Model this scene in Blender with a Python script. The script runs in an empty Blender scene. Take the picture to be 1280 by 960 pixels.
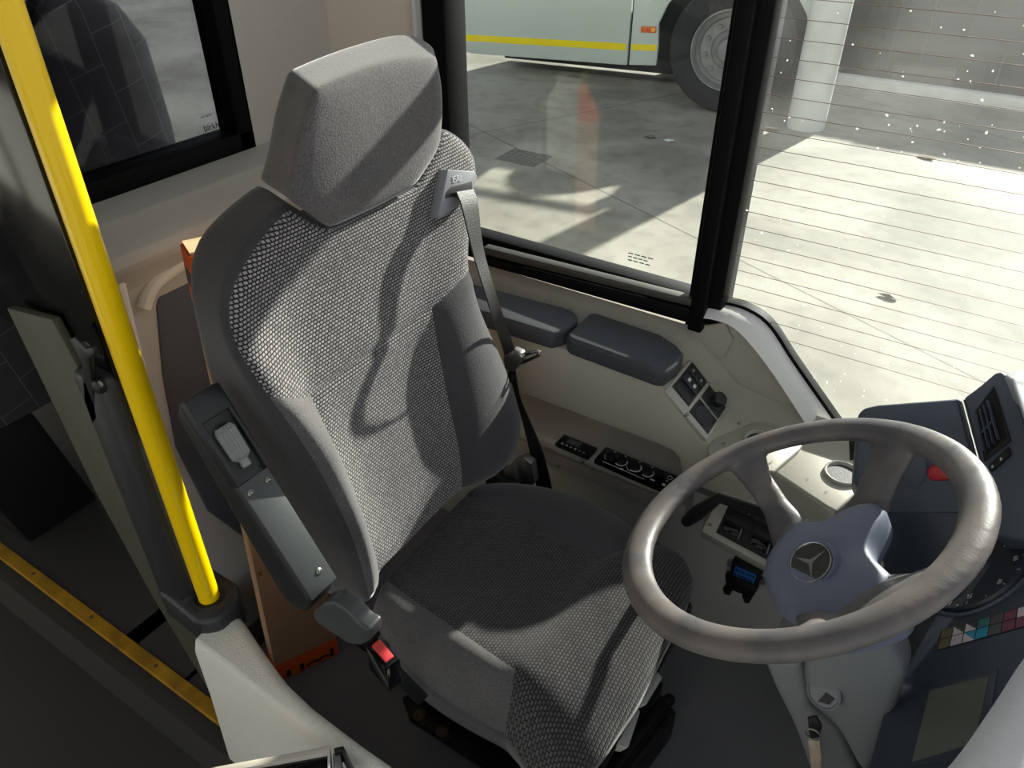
import bpy, bmesh, math, random
from mathutils import Vector as V, Matrix
random.seed(7)
SC = bpy.context.scene
COL = SC.collection
PI = math.pi

# ------------------------------------------------------------------ materials
def lin(c):
    return tuple(((x/255)/12.92 if x/255 <= .04045 else ((x/255+.055)/1.055)**2.4) for x in c)+(1.0,)

def nodes(name):
    m = bpy.data.materials.new(name); m.use_nodes = True
    nt = m.node_tree
    return m, nt, nt.nodes['Principled BSDF']

def N(nt, t, **kw):
    n = nt.nodes.new(t)
    for k, v in kw.items():
        if k.startswith('i_'):
            n.inputs[k[2:].replace('_', ' ')].default_value = v
        else:
            setattr(n, k, v)
    return n

def coords(nt, uv=False, scale=1.0):
    tc = N(nt, 'ShaderNodeTexCoord')
    return tc.outputs['UV' if uv else 'Object']

def mat(name, c, rough=.5, metal=0., var=.0, vscale=8., bump=0., bscale=200., spec=.5, c2=None, coat=0., sheen=0., detail=4.):
    m, nt, b = nodes(name)
    b.inputs['Base Color'].default_value = lin(c)
    b.inputs['Roughness'].default_value = rough
    b.inputs['Metallic'].default_value = metal
    b.inputs['Specular IOR Level'].default_value = spec
    b.inputs['Coat Weight'].default_value = coat
    b.inputs['Sheen Weight'].default_value = sheen
    co = coords(nt)
    if var or c2:
        n = N(nt, 'ShaderNodeTexNoise'); n.inputs['Scale'].default_value = vscale; n.inputs['Detail'].default_value = detail
        nt.links.new(co, n.inputs['Vector'])
        r = N(nt, 'ShaderNodeValToRGB')
        a = lin(c); d = lin(c2) if c2 else tuple(x*(1-var) for x in a[:3])+(1,)
        r.color_ramp.elements[0].position = .35; r.color_ramp.elements[1].position = .65
        r.color_ramp.elements[0].color = d; r.color_ramp.elements[1].color = a
        nt.links.new(n.outputs['Fac'], r.inputs['Fac']); nt.links.new(r.outputs['Color'], b.inputs['Base Color'])
    if bump:
        n = N(nt, 'ShaderNodeTexNoise'); n.inputs['Scale'].default_value = bscale; n.inputs['Detail'].default_value = 3
        nt.links.new(co, n.inputs['Vector'])
        bp = N(nt, 'ShaderNodeBump'); bp.inputs['Strength'].default_value = bump; bp.inputs['Distance'].default_value = .002
        nt.links.new(n.outputs['Fac'], bp.inputs['Height']); nt.links.new(bp.outputs['Normal'], b.inputs['Normal'])
    return m

def fabric_plain(name, c, c2):
    m, nt, b = nodes(name)
    b.inputs['Roughness'].default_value = .95; b.inputs['Sheen Weight'].default_value = .35; b.inputs['Sheen Roughness'].default_value = .4
    b.inputs['Specular IOR Level'].default_value = .2
    co = coords(nt)
    n = N(nt, 'ShaderNodeTexNoise'); n.inputs['Scale'].default_value = 420; n.inputs['Detail'].default_value = 2
    n2 = N(nt, 'ShaderNodeTexNoise'); n2.inputs['Scale'].default_value = 9; n2.inputs['Detail'].default_value = 5
    nt.links.new(co, n.inputs['Vector']); nt.links.new(co, n2.inputs['Vector'])
    ad = N(nt, 'ShaderNodeMath', operation='MULTIPLY_ADD'); ad.inputs[1].default_value = .6
    mu = N(nt, 'ShaderNodeMath', operation='MULTIPLY'); mu.inputs[1].default_value = .4
    nt.links.new(n2.outputs['Fac'], mu.inputs[0]); nt.links.new(n.outputs['Fac'], ad.inputs[0]); nt.links.new(mu.outputs[0], ad.inputs[2])
    r = N(nt, 'ShaderNodeValToRGB'); r.color_ramp.elements[0].position = .32; r.color_ramp.elements[1].position = .68
    r.color_ramp.elements[0].color = lin(c2); r.color_ramp.elements[1].color = lin(c)
    nt.links.new(ad.outputs[0], r.inputs['Fac']); nt.links.new(r.outputs['Color'], b.inputs['Base Color'])
    bp = N(nt, 'ShaderNodeBump'); bp.inputs['Strength'].default_value = .5; bp.inputs['Distance'].default_value = .001
    nt.links.new(n.outputs['Fac'], bp.inputs['Height']); nt.links.new(bp.outputs['Normal'], b.inputs['Normal'])
    return m

def fabric_weave(name, light, mid, dark, bw=.0058, bh=.0046, mortar=.0012):
    m, nt, b = nodes(name)
    b.inputs['Roughness'].default_value = .9; b.inputs['Sheen Weight'].default_value = .25; b.inputs['Specular IOR Level'].default_value = .2
    co = coords(nt, True)
    br = N(nt, 'ShaderNodeTexBrick', offset=.5)
    br.inputs['Scale'].default_value = 1; br.inputs['Brick Width'].default_value = bw; br.inputs['Row Height'].default_value = bh
    br.inputs['Mortar Size'].default_value = mortar; br.inputs['Mortar Smooth'].default_value = .6
    br.inputs['Color1'].default_value = lin(light); br.inputs['Color2'].default_value = lin(mid); br.inputs['Mortar'].default_value = lin(dark)
    br.inputs['Bias'].default_value = -.2
    nt.links.new(co, br.inputs['Vector'])
    n2 = N(nt, 'ShaderNodeTexNoise'); n2.inputs['Scale'].default_value = 7; n2.inputs['Detail'].default_value = 5
    nt.links.new(co, n2.inputs['Vector'])
    mx = N(nt, 'ShaderNodeMix', data_type='RGBA', blend_type='MULTIPLY'); mx.inputs['Factor'].default_value = .35
    nt.links.new(br.outputs['Color'], mx.inputs['A']); nt.links.new(n2.outputs['Fac'], mx.inputs['B'])
    nt.links.new(mx.outputs['Result'], b.inputs['Base Color'])
    bp = N(nt, 'ShaderNodeBump', invert=True); bp.inputs['Strength'].default_value = .6; bp.inputs['Distance'].default_value = .0015
    nt.links.new(br.outputs['Fac'], bp.inputs['Height']); nt.links.new(bp.outputs['Normal'], b.inputs['Normal'])
    return m

def passenger_fabric(name):
    m, nt, b = nodes(name)
    b.inputs['Roughness'].default_value = .95
    co = coords(nt)
    br = N(nt, 'ShaderNodeTexBrick', offset=.5); br.inputs['Scale'].default_value = 1
    br.inputs['Brick Width'].default_value = .11; br.inputs['Row Height'].default_value = .07; br.inputs['Mortar Size'].default_value = .0009
    br.inputs['Color1'].default_value = lin((50, 48, 52)); br.inputs['Color2'].default_value = lin((56, 54, 58)); br.inputs['Mortar'].default_value = lin((96, 95, 100))
    mp = N(nt, 'ShaderNodeMapping'); mp.inputs['Rotation'].default_value = (.3, 1.2, .5)
    nt.links.new(co, mp.inputs['Vector']); nt.links.new(mp.outputs['Vector'], br.inputs['Vector'])
    nt.links.new(br.outputs['Color'], b.inputs['Base Color'])
    return m

def glass(name, tint=(1, 1, 1), refl=.06, dirt=0.):
    """thin pane: clear or tinted transparency with a mirror reflection that follows Fresnel"""
    m = bpy.data.materials.new(name); m.use_nodes = True; nt = m.node_tree
    for n in list(nt.nodes): nt.nodes.remove(n)
    out = N(nt, 'ShaderNodeOutputMaterial')
    tr = N(nt, 'ShaderNodeBsdfTransparent'); tr.inputs['Color'].default_value = tint+(1,)
    gl = N(nt, 'ShaderNodeBsdfGlossy'); gl.inputs['Roughness'].default_value = .01
    lw = N(nt, 'ShaderNodeLayerWeight'); lw.inputs['Blend'].default_value = .5
    pw = N(nt, 'ShaderNodeMath', operation='POWER'); pw.inputs[1].default_value = 5
    nt.links.new(lw.outputs['Facing'], pw.inputs[0])
    fr = N(nt, 'ShaderNodeMath', operation='MULTIPLY_ADD'); fr.inputs[1].default_value = .97; fr.inputs[2].default_value = .025
    nt.links.new(pw.outputs[0], fr.inputs[0])
    mx = N(nt, 'ShaderNodeMixShader')
    nt.links.new(fr.outputs[0], mx.inputs['Fac']); nt.links.new(tr.outputs[0], mx.inputs[1]); nt.links.new(gl.outputs[0], mx.inputs[2])
    last = mx
    if dirt:
        n = N(nt, 'ShaderNodeTexNoise'); n.inputs['Scale'].default_value = 130; n.inputs['Detail'].default_value = 1
        nt.links.new(coords(nt), n.inputs['Vector'])
        n2 = N(nt, 'ShaderNodeTexNoise'); n2.inputs['Scale'].default_value = 3.5; n2.inputs['Detail'].default_value = 6
        nt.links.new(coords(nt), n2.inputs['Vector'])
        r = N(nt, 'ShaderNodeValToRGB'); r.color_ramp.elements[0].position = .765; r.color_ramp.elements[1].position = .775
        nt.links.new(n.outputs['Fac'], r.inputs['Fac'])
        r2 = N(nt, 'ShaderNodeMapRange'); r2.inputs['From Min'].default_value = .4; r2.inputs['From Max'].default_value = .8
        r2.inputs['To Min'].default_value = 0; r2.inputs['To Max'].default_value = dirt
        nt.links.new(n2.outputs['Fac'], r2.inputs['Value'])
        ad = N(nt, 'ShaderNodeMath', operation='MAXIMUM'); nt.links.new(r.outputs['Color'], ad.inputs[0]); nt.links.new(r2.outputs[0], ad.inputs[1])
        df = N(nt, 'ShaderNodeBsdfDiffuse'); df.inputs['Color'].default_value = (.75, .75, .73, 1)
        tl = N(nt, 'ShaderNodeBsdfTranslucent'); tl.inputs['Color'].default_value = (.75, .75, .73, 1)
        m0 = N(nt, 'ShaderNodeMixShader'); nt.links.new(df.outputs[0], m0.inputs[1]); nt.links.new(tl.outputs[0], m0.inputs[2])
        m2 = N(nt, 'ShaderNodeMixShader')
        nt.links.new(ad.outputs[0], m2.inputs['Fac']); nt.links.new(mx.outputs[0], m2.inputs[1]); nt.links.new(m0.outputs[0], m2.inputs[2])
        last = m2
    nt.links.new(last.outputs[0], out.inputs['Surface'])
    return m

def ground_mat():
    m, nt, b = nodes('concrete')
    b.inputs['Roughness'].default_value = .75
    co = coords(nt)
    def noise(s, d, dist=0.):
        n = N(nt, 'ShaderNodeTexNoise'); n.inputs['Scale'].default_value = s; n.inputs['Detail'].default_value = d; n.inputs['Distortion'].default_value = dist
        nt.links.new(co, n.inputs['Vector']); return n
    a = noise(1.1, 8, .4); c = noise(9, 6)
    r = N(nt, 'ShaderNodeValToRGB'); e = r.color_ramp.elements
    e[0].position = .33; e[0].color = lin((138, 134, 122)); e[1].position = .62; e[1].color = lin((183, 179, 165))
    nt.links.new(a.outputs['Fac'], r.inputs['Fac'])
    r2 = N(nt, 'ShaderNodeValToRGB'); e = r2.color_ramp.elements
    e[0].position = .3; e[0].color = (.62, .61, .59, 1); e[1].position = .52; e[1].color = (1, 1, 1, 1)
    nt.links.new(c.outputs['Fac'], r2.inputs['Fac'])
    mx = N(nt, 'ShaderNodeMix', data_type='RGBA', blend_type='MULTIPLY'); mx.inputs['Factor'].default_value = .5
    nt.links.new(r.outputs['Color'], mx.inputs['A']); nt.links.new(r2.outputs['Color'], mx.inputs['B'])
    # slab joints
    mp = N(nt, 'ShaderNodeMapping'); mp.inputs['Rotation'].default_value = (0, 0, .42); mp.inputs['Location'].default_value = (.9, .15, 0)
    nt.links.new(co, mp.inputs['Vector'])
    br = N(nt, 'ShaderNodeTexBrick', offset=.0); br.inputs['Scale'].default_value = 1; br.inputs['Brick Width'].default_value = 4.2; br.inputs['Row Height'].default_value = 3.2
    br.inputs['Mortar Size'].default_value = .006
    br.inputs['Color1'].default_value = br.inputs['Color2'].default_value = (1, 1, 1, 1); br.inputs['Mortar'].default_value = (.45, .44, .42, 1)
    nt.links.new(mp.outputs['Vector'], br.inputs['Vector'])
    m2 = N(nt, 'ShaderNodeMix', data_type='RGBA', blend_type='MULTIPLY'); m2.inputs['Factor'].default_value = 1
    nt.links.new(mx.outputs['Result'], m2.inputs['A']); nt.links.new(br.outputs['Color'], m2.inputs['B'])
    nt.links.new(m2.outputs['Result'], b.inputs['Base Color'])
    return m

M = dict(
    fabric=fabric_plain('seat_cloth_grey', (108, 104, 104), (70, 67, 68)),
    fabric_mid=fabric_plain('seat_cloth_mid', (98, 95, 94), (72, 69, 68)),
    fabric_dark=fabric_plain('seat_cloth_dark', (72, 70, 72), (54, 52, 54)),  # darker cloth; on the far bolsters it puts self-shade into the colour
    weave=fabric_weave('seat_weave', (172, 165, 164), (128, 122, 123), (34, 31, 33)),
    weave_shaded=fabric_weave('seat_weave_shaded', (92, 88, 86), (66, 62, 62), (32, 30, 31)),  # same weave as the backrest, darkened: the cushion's shade sits in the colour
    passenger=passenger_fabric('passenger_seat_cloth'),
    black=mat('black_plastic', (22, 23, 25), .45),
    gloss=mat('black_gloss', (8, 9, 11), .12, spec=.6),
    rubber=mat('window_rubber', (9, 10, 12), .6, spec=.12),
    slider=mat('window_rail', (78, 76, 70), .5, metal=.4, bump=.2, bscale=400),
    armrest=mat('armrest_plastic', (64, 67, 67), .42, bump=.15, bscale=600),
    armrest_side=mat('armrest_side', (30, 32, 31), .5),
    arm_pad=mat('armrest_pad', (62, 64, 68), .6, bump=.25, bscale=500),
    console=mat('console_plastic', (176, 171, 155), .55, bump=.2, bscale=700, var=.08, vscale=5),
    console_dark=mat('console_recess', (196, 195, 190), .6, bump=.2, bscale=600),
    console_silver=mat('console_silver', (176, 172, 160), .38, metal=.25, bump=.1, bscale=700),
    shelf=mat('shelf_plastic', (184, 178, 168), .5),
    lower=mat('lower_lining', (186, 187, 181), .6, bump=.2, bscale=500, var=.08, vscale=4),
    trim=mat('sill_trim', (232, 229, 222), .45),
    rear_grey=mat('partition_plastic', (200, 197, 191), .5, bump=.25, bscale=600),
    rear_light=mat('pillar_lining', (236, 229, 216), .6, bump=.1, bscale=500),
    recess=mat('partition_panel', (84, 87, 98), .6, bump=.2, bscale=500),
    door=mat('door_cream', (238, 234, 222), .55, bump=.9, bscale=330),
    olive=mat('olive_panel', (76, 72, 58), .6, bump=.1, bscale=300),
    post=mat('post_plastic', (48, 48, 50), .42, bump=.15, bscale=500),
    yellow=mat('pole_yellow', (255, 212, 2), .28, coat=.3),
    nosing=mat('nosing_yellow', (190, 140, 22), .55, var=.45, vscale=22),
    floor=mat('floor_vinyl', (128, 128, 134), .6, bump=.3, bscale=350, var=.12, vscale=5),
    aisle=mat('aisle_vinyl', (60, 57, 54), .6, bump=.3, bscale=350),
    wheel=mat('wheel_grip', (86, 83, 84), .46, c2=(114, 106, 100), vscale=16, bump=.1, bscale=300),
    hub=mat('hub_pad', (104, 110, 128), .5, bump=.15, bscale=500),
    star=mat('emblem_star', (118, 118, 114), .4, metal=.3),
    emblem=mat('emblem_dark', (74, 74, 70), .35, metal=.4),
    chrome=mat('chrome', (190, 190, 190), .22, metal=1.),
    steel=mat('zinc_steel', (170, 168, 160), .35, metal=.9, var=.2, vscale=30),
    column=mat('column_plastic', (118, 121, 123), .5, bump=.2, bscale=500),
    dash=mat('dash_plastic', (84, 93, 104), .5, bump=.2, bscale=600),
    dash_dark=mat('panel_dark', (52, 61, 72), .4),
    dash_lit=mat('dash_top_lit', (158, 161, 166), .55, bump=.2, bscale=500),  # paler than the dash: sky light on the top face is put into the colour
    rim_light=mat('cockpit_rim', (236, 237, 239), .5, bump=.3, bscale=300),
    lcd=mat('lcd', (96, 100, 88), .25),
    gauge=mat('gauge_face', (52, 58, 66), .4),
    needle=mat('gauge_needle', (180, 130, 90), .5),
    white=mat('white_print', (215, 215, 215), .5),
    ink=mat('black_print', (18, 18, 20), .5),
    red=mat('red_plastic', (196, 44, 50), .35),
    redbtn=mat('red_button', (226, 70, 72), .35),
    blue=mat('connector_blue', (46, 120, 205), .4),
    webbing=mat('belt_webbing', (52, 50, 49), .55, bump=.4, bscale=500),
    webbing_dark=mat('belt_webbing_dark', (24, 24, 27), .6, bump=.3, bscale=500),
    lever=mat('lever_grey', (176, 179, 170), .5),
    frame=mat('seat_steel', (24, 24, 26), .4, metal=.3),
    rust=mat('bolt_rust', (96, 84, 66), .6, metal=.4),
    card=mat('cardboard', (214, 168, 130), .85, var=.12, vscale=6, bump=.2, bscale=120),
    card_in=mat('cardboard_edge', (236, 206, 160), .8, var=.15, vscale=60),
    orange=mat('orange_print', (250, 104, 30), .6),
    tag=mat('key_tag_cloth', (176, 158, 136), .85, var=.25, vscale=60),
    traylight=mat('tray_frame', (208, 200, 184), .5, var=.1, vscale=30),
    knob=mat('knob_grey', (136, 136, 134), .5),
    plate=mat('belt_guide', (126, 128, 132), .45),
    glass=glass('clear_glass', (.93, .96, .95)), dusty=glass('dusty_glass', (.93, .96, .95), dirt=.08),
    tint=glass('tinted_glass', (.52, .53, .57)),
    wire=mat('heating_wire', (96, 70, 56), .5, metal=.5),
    ceiling=mat('ceiling_lining', (226, 224, 218), .7),
    concrete=ground_mat(),
    buspaint=mat('bus_paint', (206, 217, 209), .35, coat=.4, var=.06, vscale=2),
    busgreen=mat('bus_green', (22, 86, 56), .35),
    stripe=mat('bus_stripe', (250, 226, 0), .4),
    tyre=mat('tyre', (44, 45, 48), .75, var=.2, vscale=6),
    wheelrim=mat('wheel_rim', (150, 150, 148), .5, var=.25, vscale=12),
    under=mat('underbody', (20, 21, 22), .8),
    amber=mat('amber_lens', (226, 110, 20), .3),
    amber2=mat('amber_lens_light', (250, 190, 70), .3),
    colm=mat('post_white', (234, 235, 232), .5, var=.18, vscale=5),
    bld=mat('shutter_dark', (44, 48, 55), .6, var=.25, vscale=1.5),
    bld2=mat('shutter_grey', (80, 82, 84), .6, var=.2, vscale=2),
    kerb=mat('kerb_concrete', (246, 246, 238), .7, var=.15, vscale=10),
    brown=mat('plinth_brown', (116, 106, 88), .7, var=.3, vscale=4),
    leaf=mat('dry_leaf', (140, 110, 84), .8, var=.3, vscale=40),
    drain=mat('drain_iron', (118, 116, 108), .6),
)
CELLS = [mat('lamp_cell_%s' % n, c, .35) for n, c in
         [('olive', (118, 108, 74)), ('white', (226, 214, 218)), ('pink', (222, 200, 206)), ('teal', (62, 124, 124)),
          ('cyan', (44, 160, 190)), ('grey', (92, 94, 88)), ('plum', (132, 72, 92)), ('dark', (62, 62, 72))]]

# ------------------------------------------------------------------ mesh helpers
def tag(o, label=None, cat=None, group=None, kind=None):
    if label: o['label'] = label
    if cat: o['category'] = cat
    if group: o['group'] = group
    if kind: o['kind'] = kind
    return o

def empty(name, loc, label, cat, group=None):
    o = bpy.data.objects.new(name, None); COL.objects.link(o); o.location = loc; o.empty_display_size = .05
    bpy.context.view_layer.update()
    return tag(o, label, cat, group)

def parent(o, p):
    if p is not None:
        o.parent = p
        o.matrix_parent_inverse = Matrix.Translation(-WL(p))
    return o

def WL(o):
    l = V(o.location)
    return l if o.parent is None else l*0

def link(name, me, m, p=None, smooth=True, angle=35):
    o = bpy.data.objects.new(name, me); COL.objects.link(o)
    if m is not None: me.materials.append(m)
    if smooth:
        for f in me.polygons: f.use_smooth = True
        if angle: me.set_sharp_from_angle(angle=math.radians(angle))
    return parent(o, p)

def from_bm(name, bm, m, p=None, smooth=True, angle=35):
    bmesh.ops.recalc_face_normals(bm, faces=bm.faces)
    me = bpy.data.meshes.new(name); bm.to_mesh(me); bm.free()
    return link(name, me, m, p, smooth, angle)

def bevel(bm, w, seg=2):
    if w > 0:
        bmesh.ops.bevel(bm, geom=[e for e in bm.edges], offset=w, segments=seg, profile=.5, affect='EDGES', clamp_overlap=True)

def add_prism(bm, poly, vec, bev=0., seg=2):
    t = bmesh.new()
    vec = V(vec); a = [t.verts.new(V(p)) for p in poly]; b = [t.verts.new(V(p)+vec) for p in poly]
    n = len(a)
    t.faces.new(a); t.faces.new(b[::-1])
    for i in range(n): t.faces.new((a[i], b[i], b[(i+1) % n], a[(i+1) % n]))
    bmesh.ops.recalc_face_normals(t, faces=t.faces)
    bevel(t, bev, seg)
    me = bpy.data.meshes.new('t'); t.to_mesh(me); t.free(); bm.from_mesh(me); bpy.data.meshes.remove(me)

def prism(name, poly, vec, m, p=None, bev=0., seg=2):
    bm = bmesh.new(); add_prism(bm, poly, vec, bev, seg)
    return from_bm(name, bm, m, p)

def add_box(bm, lo, hi, bev=0., seg=2):
    x0, y0, z0 = lo; x1, y1, z1 = hi
    add_prism(bm, [(x0, y0, z0), (x1, y0, z0), (x1, y1, z0), (x0, y1, z0)], (0, 0, z1-z0), bev, seg)

def box(name, lo, hi, m, p=None, bev=0., seg=2):
    bm = bmesh.new(); add_box(bm, lo, hi, bev, seg); return from_bm(name, bm, m, p)

def basis(axis):
    w = V(axis).normalized(); t = V((0, 0, 1)) if abs(w.z) < .9 else V((1, 0, 0))
    u = t.cross(w).normalized(); return u, w.cross(u), w

def add_lathe(bm, c, axis, prof, seg=32, u=None):
    """prof: (radius, height along axis); caps where radius is 0"""
    c = V(c); U, W2, A = basis(axis)
    rings = []
    for r, h in prof:
        if r <= 1e-6: rings.append([bm.verts.new(c+A*h)])
        else: rings.append([bm.verts.new(c+A*h+U*(r*math.cos(2*PI*k/seg))+W2*(r*math.sin(2*PI*k/seg))) for k in range(seg)])
    for a, b in zip(rings, rings[1:]):
        for k in range(seg):
            k2 = (k+1) % seg
            if len(a) == 1 and len(b) == 1: continue
            if len(a) == 1: bm.faces.new((a[0], b[k2], b[k]))
            elif len(b) == 1: bm.faces.new((a[k], a[k2], b[0]))
            else: bm.faces.new((a[k], a[k2], b[k2], b[k]))

def lathe(name, c, axis, prof, m, p=None, seg=32, angle=35):
    bm = bmesh.new(); add_lathe(bm, c, axis, prof, seg); return from_bm(name, bm, m, p, True, angle)

def add_tube(bm, pts, r, seg=12, caps=True, flat=None):
    pts = [V(p) for p in pts]; n = len(pts)
    rs = r if isinstance(r, (list, tuple)) else [r]*n
    prev = None; rings = []
    for i, p in enumerate(pts):
        d = (pts[min(i+1, n-1)]-pts[max(i-1, 0)]).normalized()
        if prev is None: u = basis(d)[0]
        else: u = (prev-d*prev.dot(d)).normalized()
        prev = u; w = d.cross(u)
        fw = flat if flat else 1
        rings.append([bm.verts.new(p+u*(rs[i]*math.cos(2*PI*k/seg))+w*(rs[i]*fw*math.sin(2*PI*k/seg))) for k in range(seg)])
    for a, b in zip(rings, rings[1:]):
        for k in range(seg): bm.faces.new((a[k], a[(k+1) % seg], b[(k+1) % seg], b[k]))
    if caps: bm.faces.new(rings[0][::-1]); bm.faces.new(rings[-1])

def tube(name, pts, r, m, p=None, seg=12, angle=50):
    bm = bmesh.new(); add_tube(bm, pts, r, seg); return from_bm(name, bm, m, p, True, angle)

def catmull(pts, k=6):
    pts = [V(p) for p in pts]; out = []
    for i in range(len(pts)-1):
        p0 = pts[max(i-1, 0)]; p1 = pts[i]; p2 = pts[i+1]; p3 = pts[min(i+2, len(pts)-1)]
        for j in range(k):
            t = j/k
            out.append(.5*((2*p1)+(p2-p0)*t+(2*p0-5*p1+4*p2-p3)*t*t+(3*p1-p0-3*p2+p3)*t**3))
    return out+[pts[-1]]

def resample(pts, n):
    """n segments, equal length"""
    pts = [V(p) for p in pts]
    L = [0]
    for a, b in zip(pts, pts[1:]): L.append(L[-1]+(b-a).length)
    out = []; j = 0
    for i in range(n+1):
        s = L[-1]*i/n
        while j < len(pts)-2 and L[j+1] < s: j += 1
        f = (s-L[j])/max(L[j+1]-L[j], 1e-9)
        out.append(pts[j].lerp(pts[j+1], min(max(f, 0), 1)))
    return out

def chain(*segs):
    """(points, count) pieces joined end to start"""
    out = []
    for pts, n in segs:
        r = resample(pts, n)
        out += r if not out else r[1:]
    return out

def coons(b, t, l, r, puff=None, amt=0.):
    nx, ny = len(b)-1, len(l)-1
    G = []
    for j in range(ny+1):
        row = []
        v = j/ny
        for i in range(nx+1):
            u = i/nx
            p = (b[i]*(1-v)+t[i]*v)+(l[j]*(1-u)+r[j]*u)-(b[0]*(1-u)*(1-v)+b[nx]*u*(1-v)+t[0]*(1-u)*v+t[nx]*u*v)
            if puff is not None:
                f = (1-(2*u-1)**4)*(1-(2*v-1)**4)
                p = p+V(puff)*(amt*f)
            row.append(p)
        G.append(row)
    return G

class Body:
    """Panels welded into one skin, smoothed together, then cut back into one mesh per panel."""
    def __init__(s): s.bm = bmesh.new(); s.lay = s.bm.faces.layers.int.new('panel'); s.names = []
    def panel(s, name, G, flip=False):
        if name in s.names: k = s.names.index(name)
        else: s.names.append(name); k = len(s.names)-1
        vs = [[s.bm.verts.new(p) for p in row] for row in G]
        for j in range(len(G)-1):
            for i in range(len(G[0])-1):
                q = [vs[j][i], vs[j][i+1], vs[j+1][i+1], vs[j+1][i]]
                if flip: q.reverse()
                f = s.bm.faces.new(q); f[s.lay] = k
    def finish(s, mats, par, uvf, it=3, dip=.003, seams=(), weld=.0015, rename=None):
        bm = s.bm
        bmesh.ops.remove_doubles(bm, verts=bm.verts, dist=weld)
        bm.verts.ensure_lookup_table()
        for _ in range(it):
            bmesh.ops.smooth_vert(bm, verts=bm.verts, factor=.5, use_axis_x=True, use_axis_y=True, use_axis_z=True)
        bmesh.ops.recalc_face_normals(bm, faces=bm.faces)
        bm.normal_update()
        sm = set(frozenset(x) for x in seams)
        for v in bm.verts:
            ks = set(s.names[f[s.lay]] for f in v.link_faces)
            if len(ks) > 1 and any(q <= ks for q in sm): v.co -= v.normal*dip
        bm.normal_update()
        nrm = {}
        res = {}
        for k, nm in enumerate(s.names):
            idx = {}; vs = []; fs = []
            for f in bm.faces:
                if f[s.lay] != k: continue
                q = []
                for v in f.verts:
                    if v.index not in idx: idx[v.index] = len(vs); vs.append(v.co.copy())
                    q.append(idx[v.index])
                fs.append(q)
            me = bpy.data.meshes.new(nm); me.from_pydata(vs, [], fs)
            uv = me.uv_layers.new(name='UVMap')
            for lp in me.loops: uv.data[lp.index].uv = uvf(vs[lp.vertex_index])
            res[nm] = link((rename or {}).get(nm, nm), me, mats[nm], par, True, None)
        bm.free()
        return res

class Quad:
    """A flat patch with (u, v, height) addressing."""
    def __init__(s, a, b, c, d):
        s.a, s.b, s.c, s.d = map(V, (a, b, c, d))
        s.n = (s.b-s.a).cross(s.d-s.a).normalized()
    def at(s, u, v, h=0.):
        return (s.a*(1-u)+s.b*u)*(1-v)+(s.d*(1-u)+s.c*u)*v+s.n*h
    def poly(s, uv, h=0.): return [s.at(u, v, h) for u, v in uv]
    def block(s, name, u0, v0, u1, v1, h0, h1, m, p=None, bev=0.):
        return prism(name, s.poly([(u0, v0), (u1, v0), (u1, v1), (u0, v1)], h0), s.n*(h1-h0), m, p, bev)
    def slab(s, name, uv, h0, h1, m, p=None, bev=0.):
        return prism(name, s.poly(uv, h0), s.n*(h1-h0), m, p, bev)

def text(name, s, o, ux, uy, size, m, p=None, ext=.0002):
    """lettering lying in the plane ux, uy with its lower left at o"""
    cu = bpy.data.curves.new(name, 'FONT'); cu.body = s; cu.size = size; cu.extrude = ext
    ob = bpy.data.objects.new(name, cu); COL.objects.link(ob); cu.materials.append(m)
    ux = V(ux).normalized(); uy = (V(uy)-ux*V(uy).dot(ux)).normalized(); uz = ux.cross(uy)
    mm = Matrix((ux, uy, uz)).transposed().to_4x4(); mm.translation = V(o)
    bpy.context.view_layer.update()
    tmp = ob.evaluated_get(bpy.context.evaluated_depsgraph_get()).to_mesh()
    me = bpy.data.meshes.new(name); vs = [mm @ v.co for v in tmp.vertices]; fs = [list(f.vertices) for f in tmp.polygons]
    me.from_pydata(vs, [], fs)
    bpy.data.objects.remove(ob)
    return link(name, me, m, p, False)

def screw(c, axis, r, p, m=None, name='screw'):
    return lathe(name, c, axis, [(0, .0022), (r*.35, .0018), (r*.4, .0008), (r*.6, .0022), (r, .0012), (r, -.004), (0, -.004)], m or M['steel'], p, 14)

exec_order = []

# ================================================================== THE SETTING
def struct(o, label=None):
    o['kind'] = 'structure'
    return o

WY = 1.25   # side window plane
struct(box('floor', (-1.19, .37, -.04), (.9, 1.27, 0), M['floor']))
struct(box('floor_platform', (-3.6, .40, .02), (-1.2, 1.27, .10), M['aisle']))
bm = bmesh.new(); add_box(bm, (-1.24, .40, .02), (-1.04, .60, .10)); add_box(bm, (-1.05, .40, .02), (-.93, .47, .10)); struct(from_bm('floor_landing', bm, M['aisle']))
struct(box('floor_aisle', (-3.6, -1.25, -.12), (.9, .36, -.08), M['aisle']))
struct(box('floor_riser', (-3.6, .36, -.12), (.9, .395, .075), M['aisle']))
o = prism('step_nosing', [(-2.6, .389, .104), (-2.6, .414, .104), (-2.6, .414, .096), (-2.6, .397, .096), (-2.6, .397, .088), (-2.6, .389, .088)], (1.72, 0, 0), M['nosing'])
tag(o, 'worn yellow nosing strip along the edge of the dark step at the lower left', 'step edge')
for k, x in enumerate((-2.3, -2.05, -1.8, -1.56, -1.34, -1.12)):
    lathe('rivet', (x, .402, .104), (0, 0, 1), [(0, .002), (.004, .001), (.005, -.001), (0, -.001)], M['rust'], o, 10)

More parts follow.
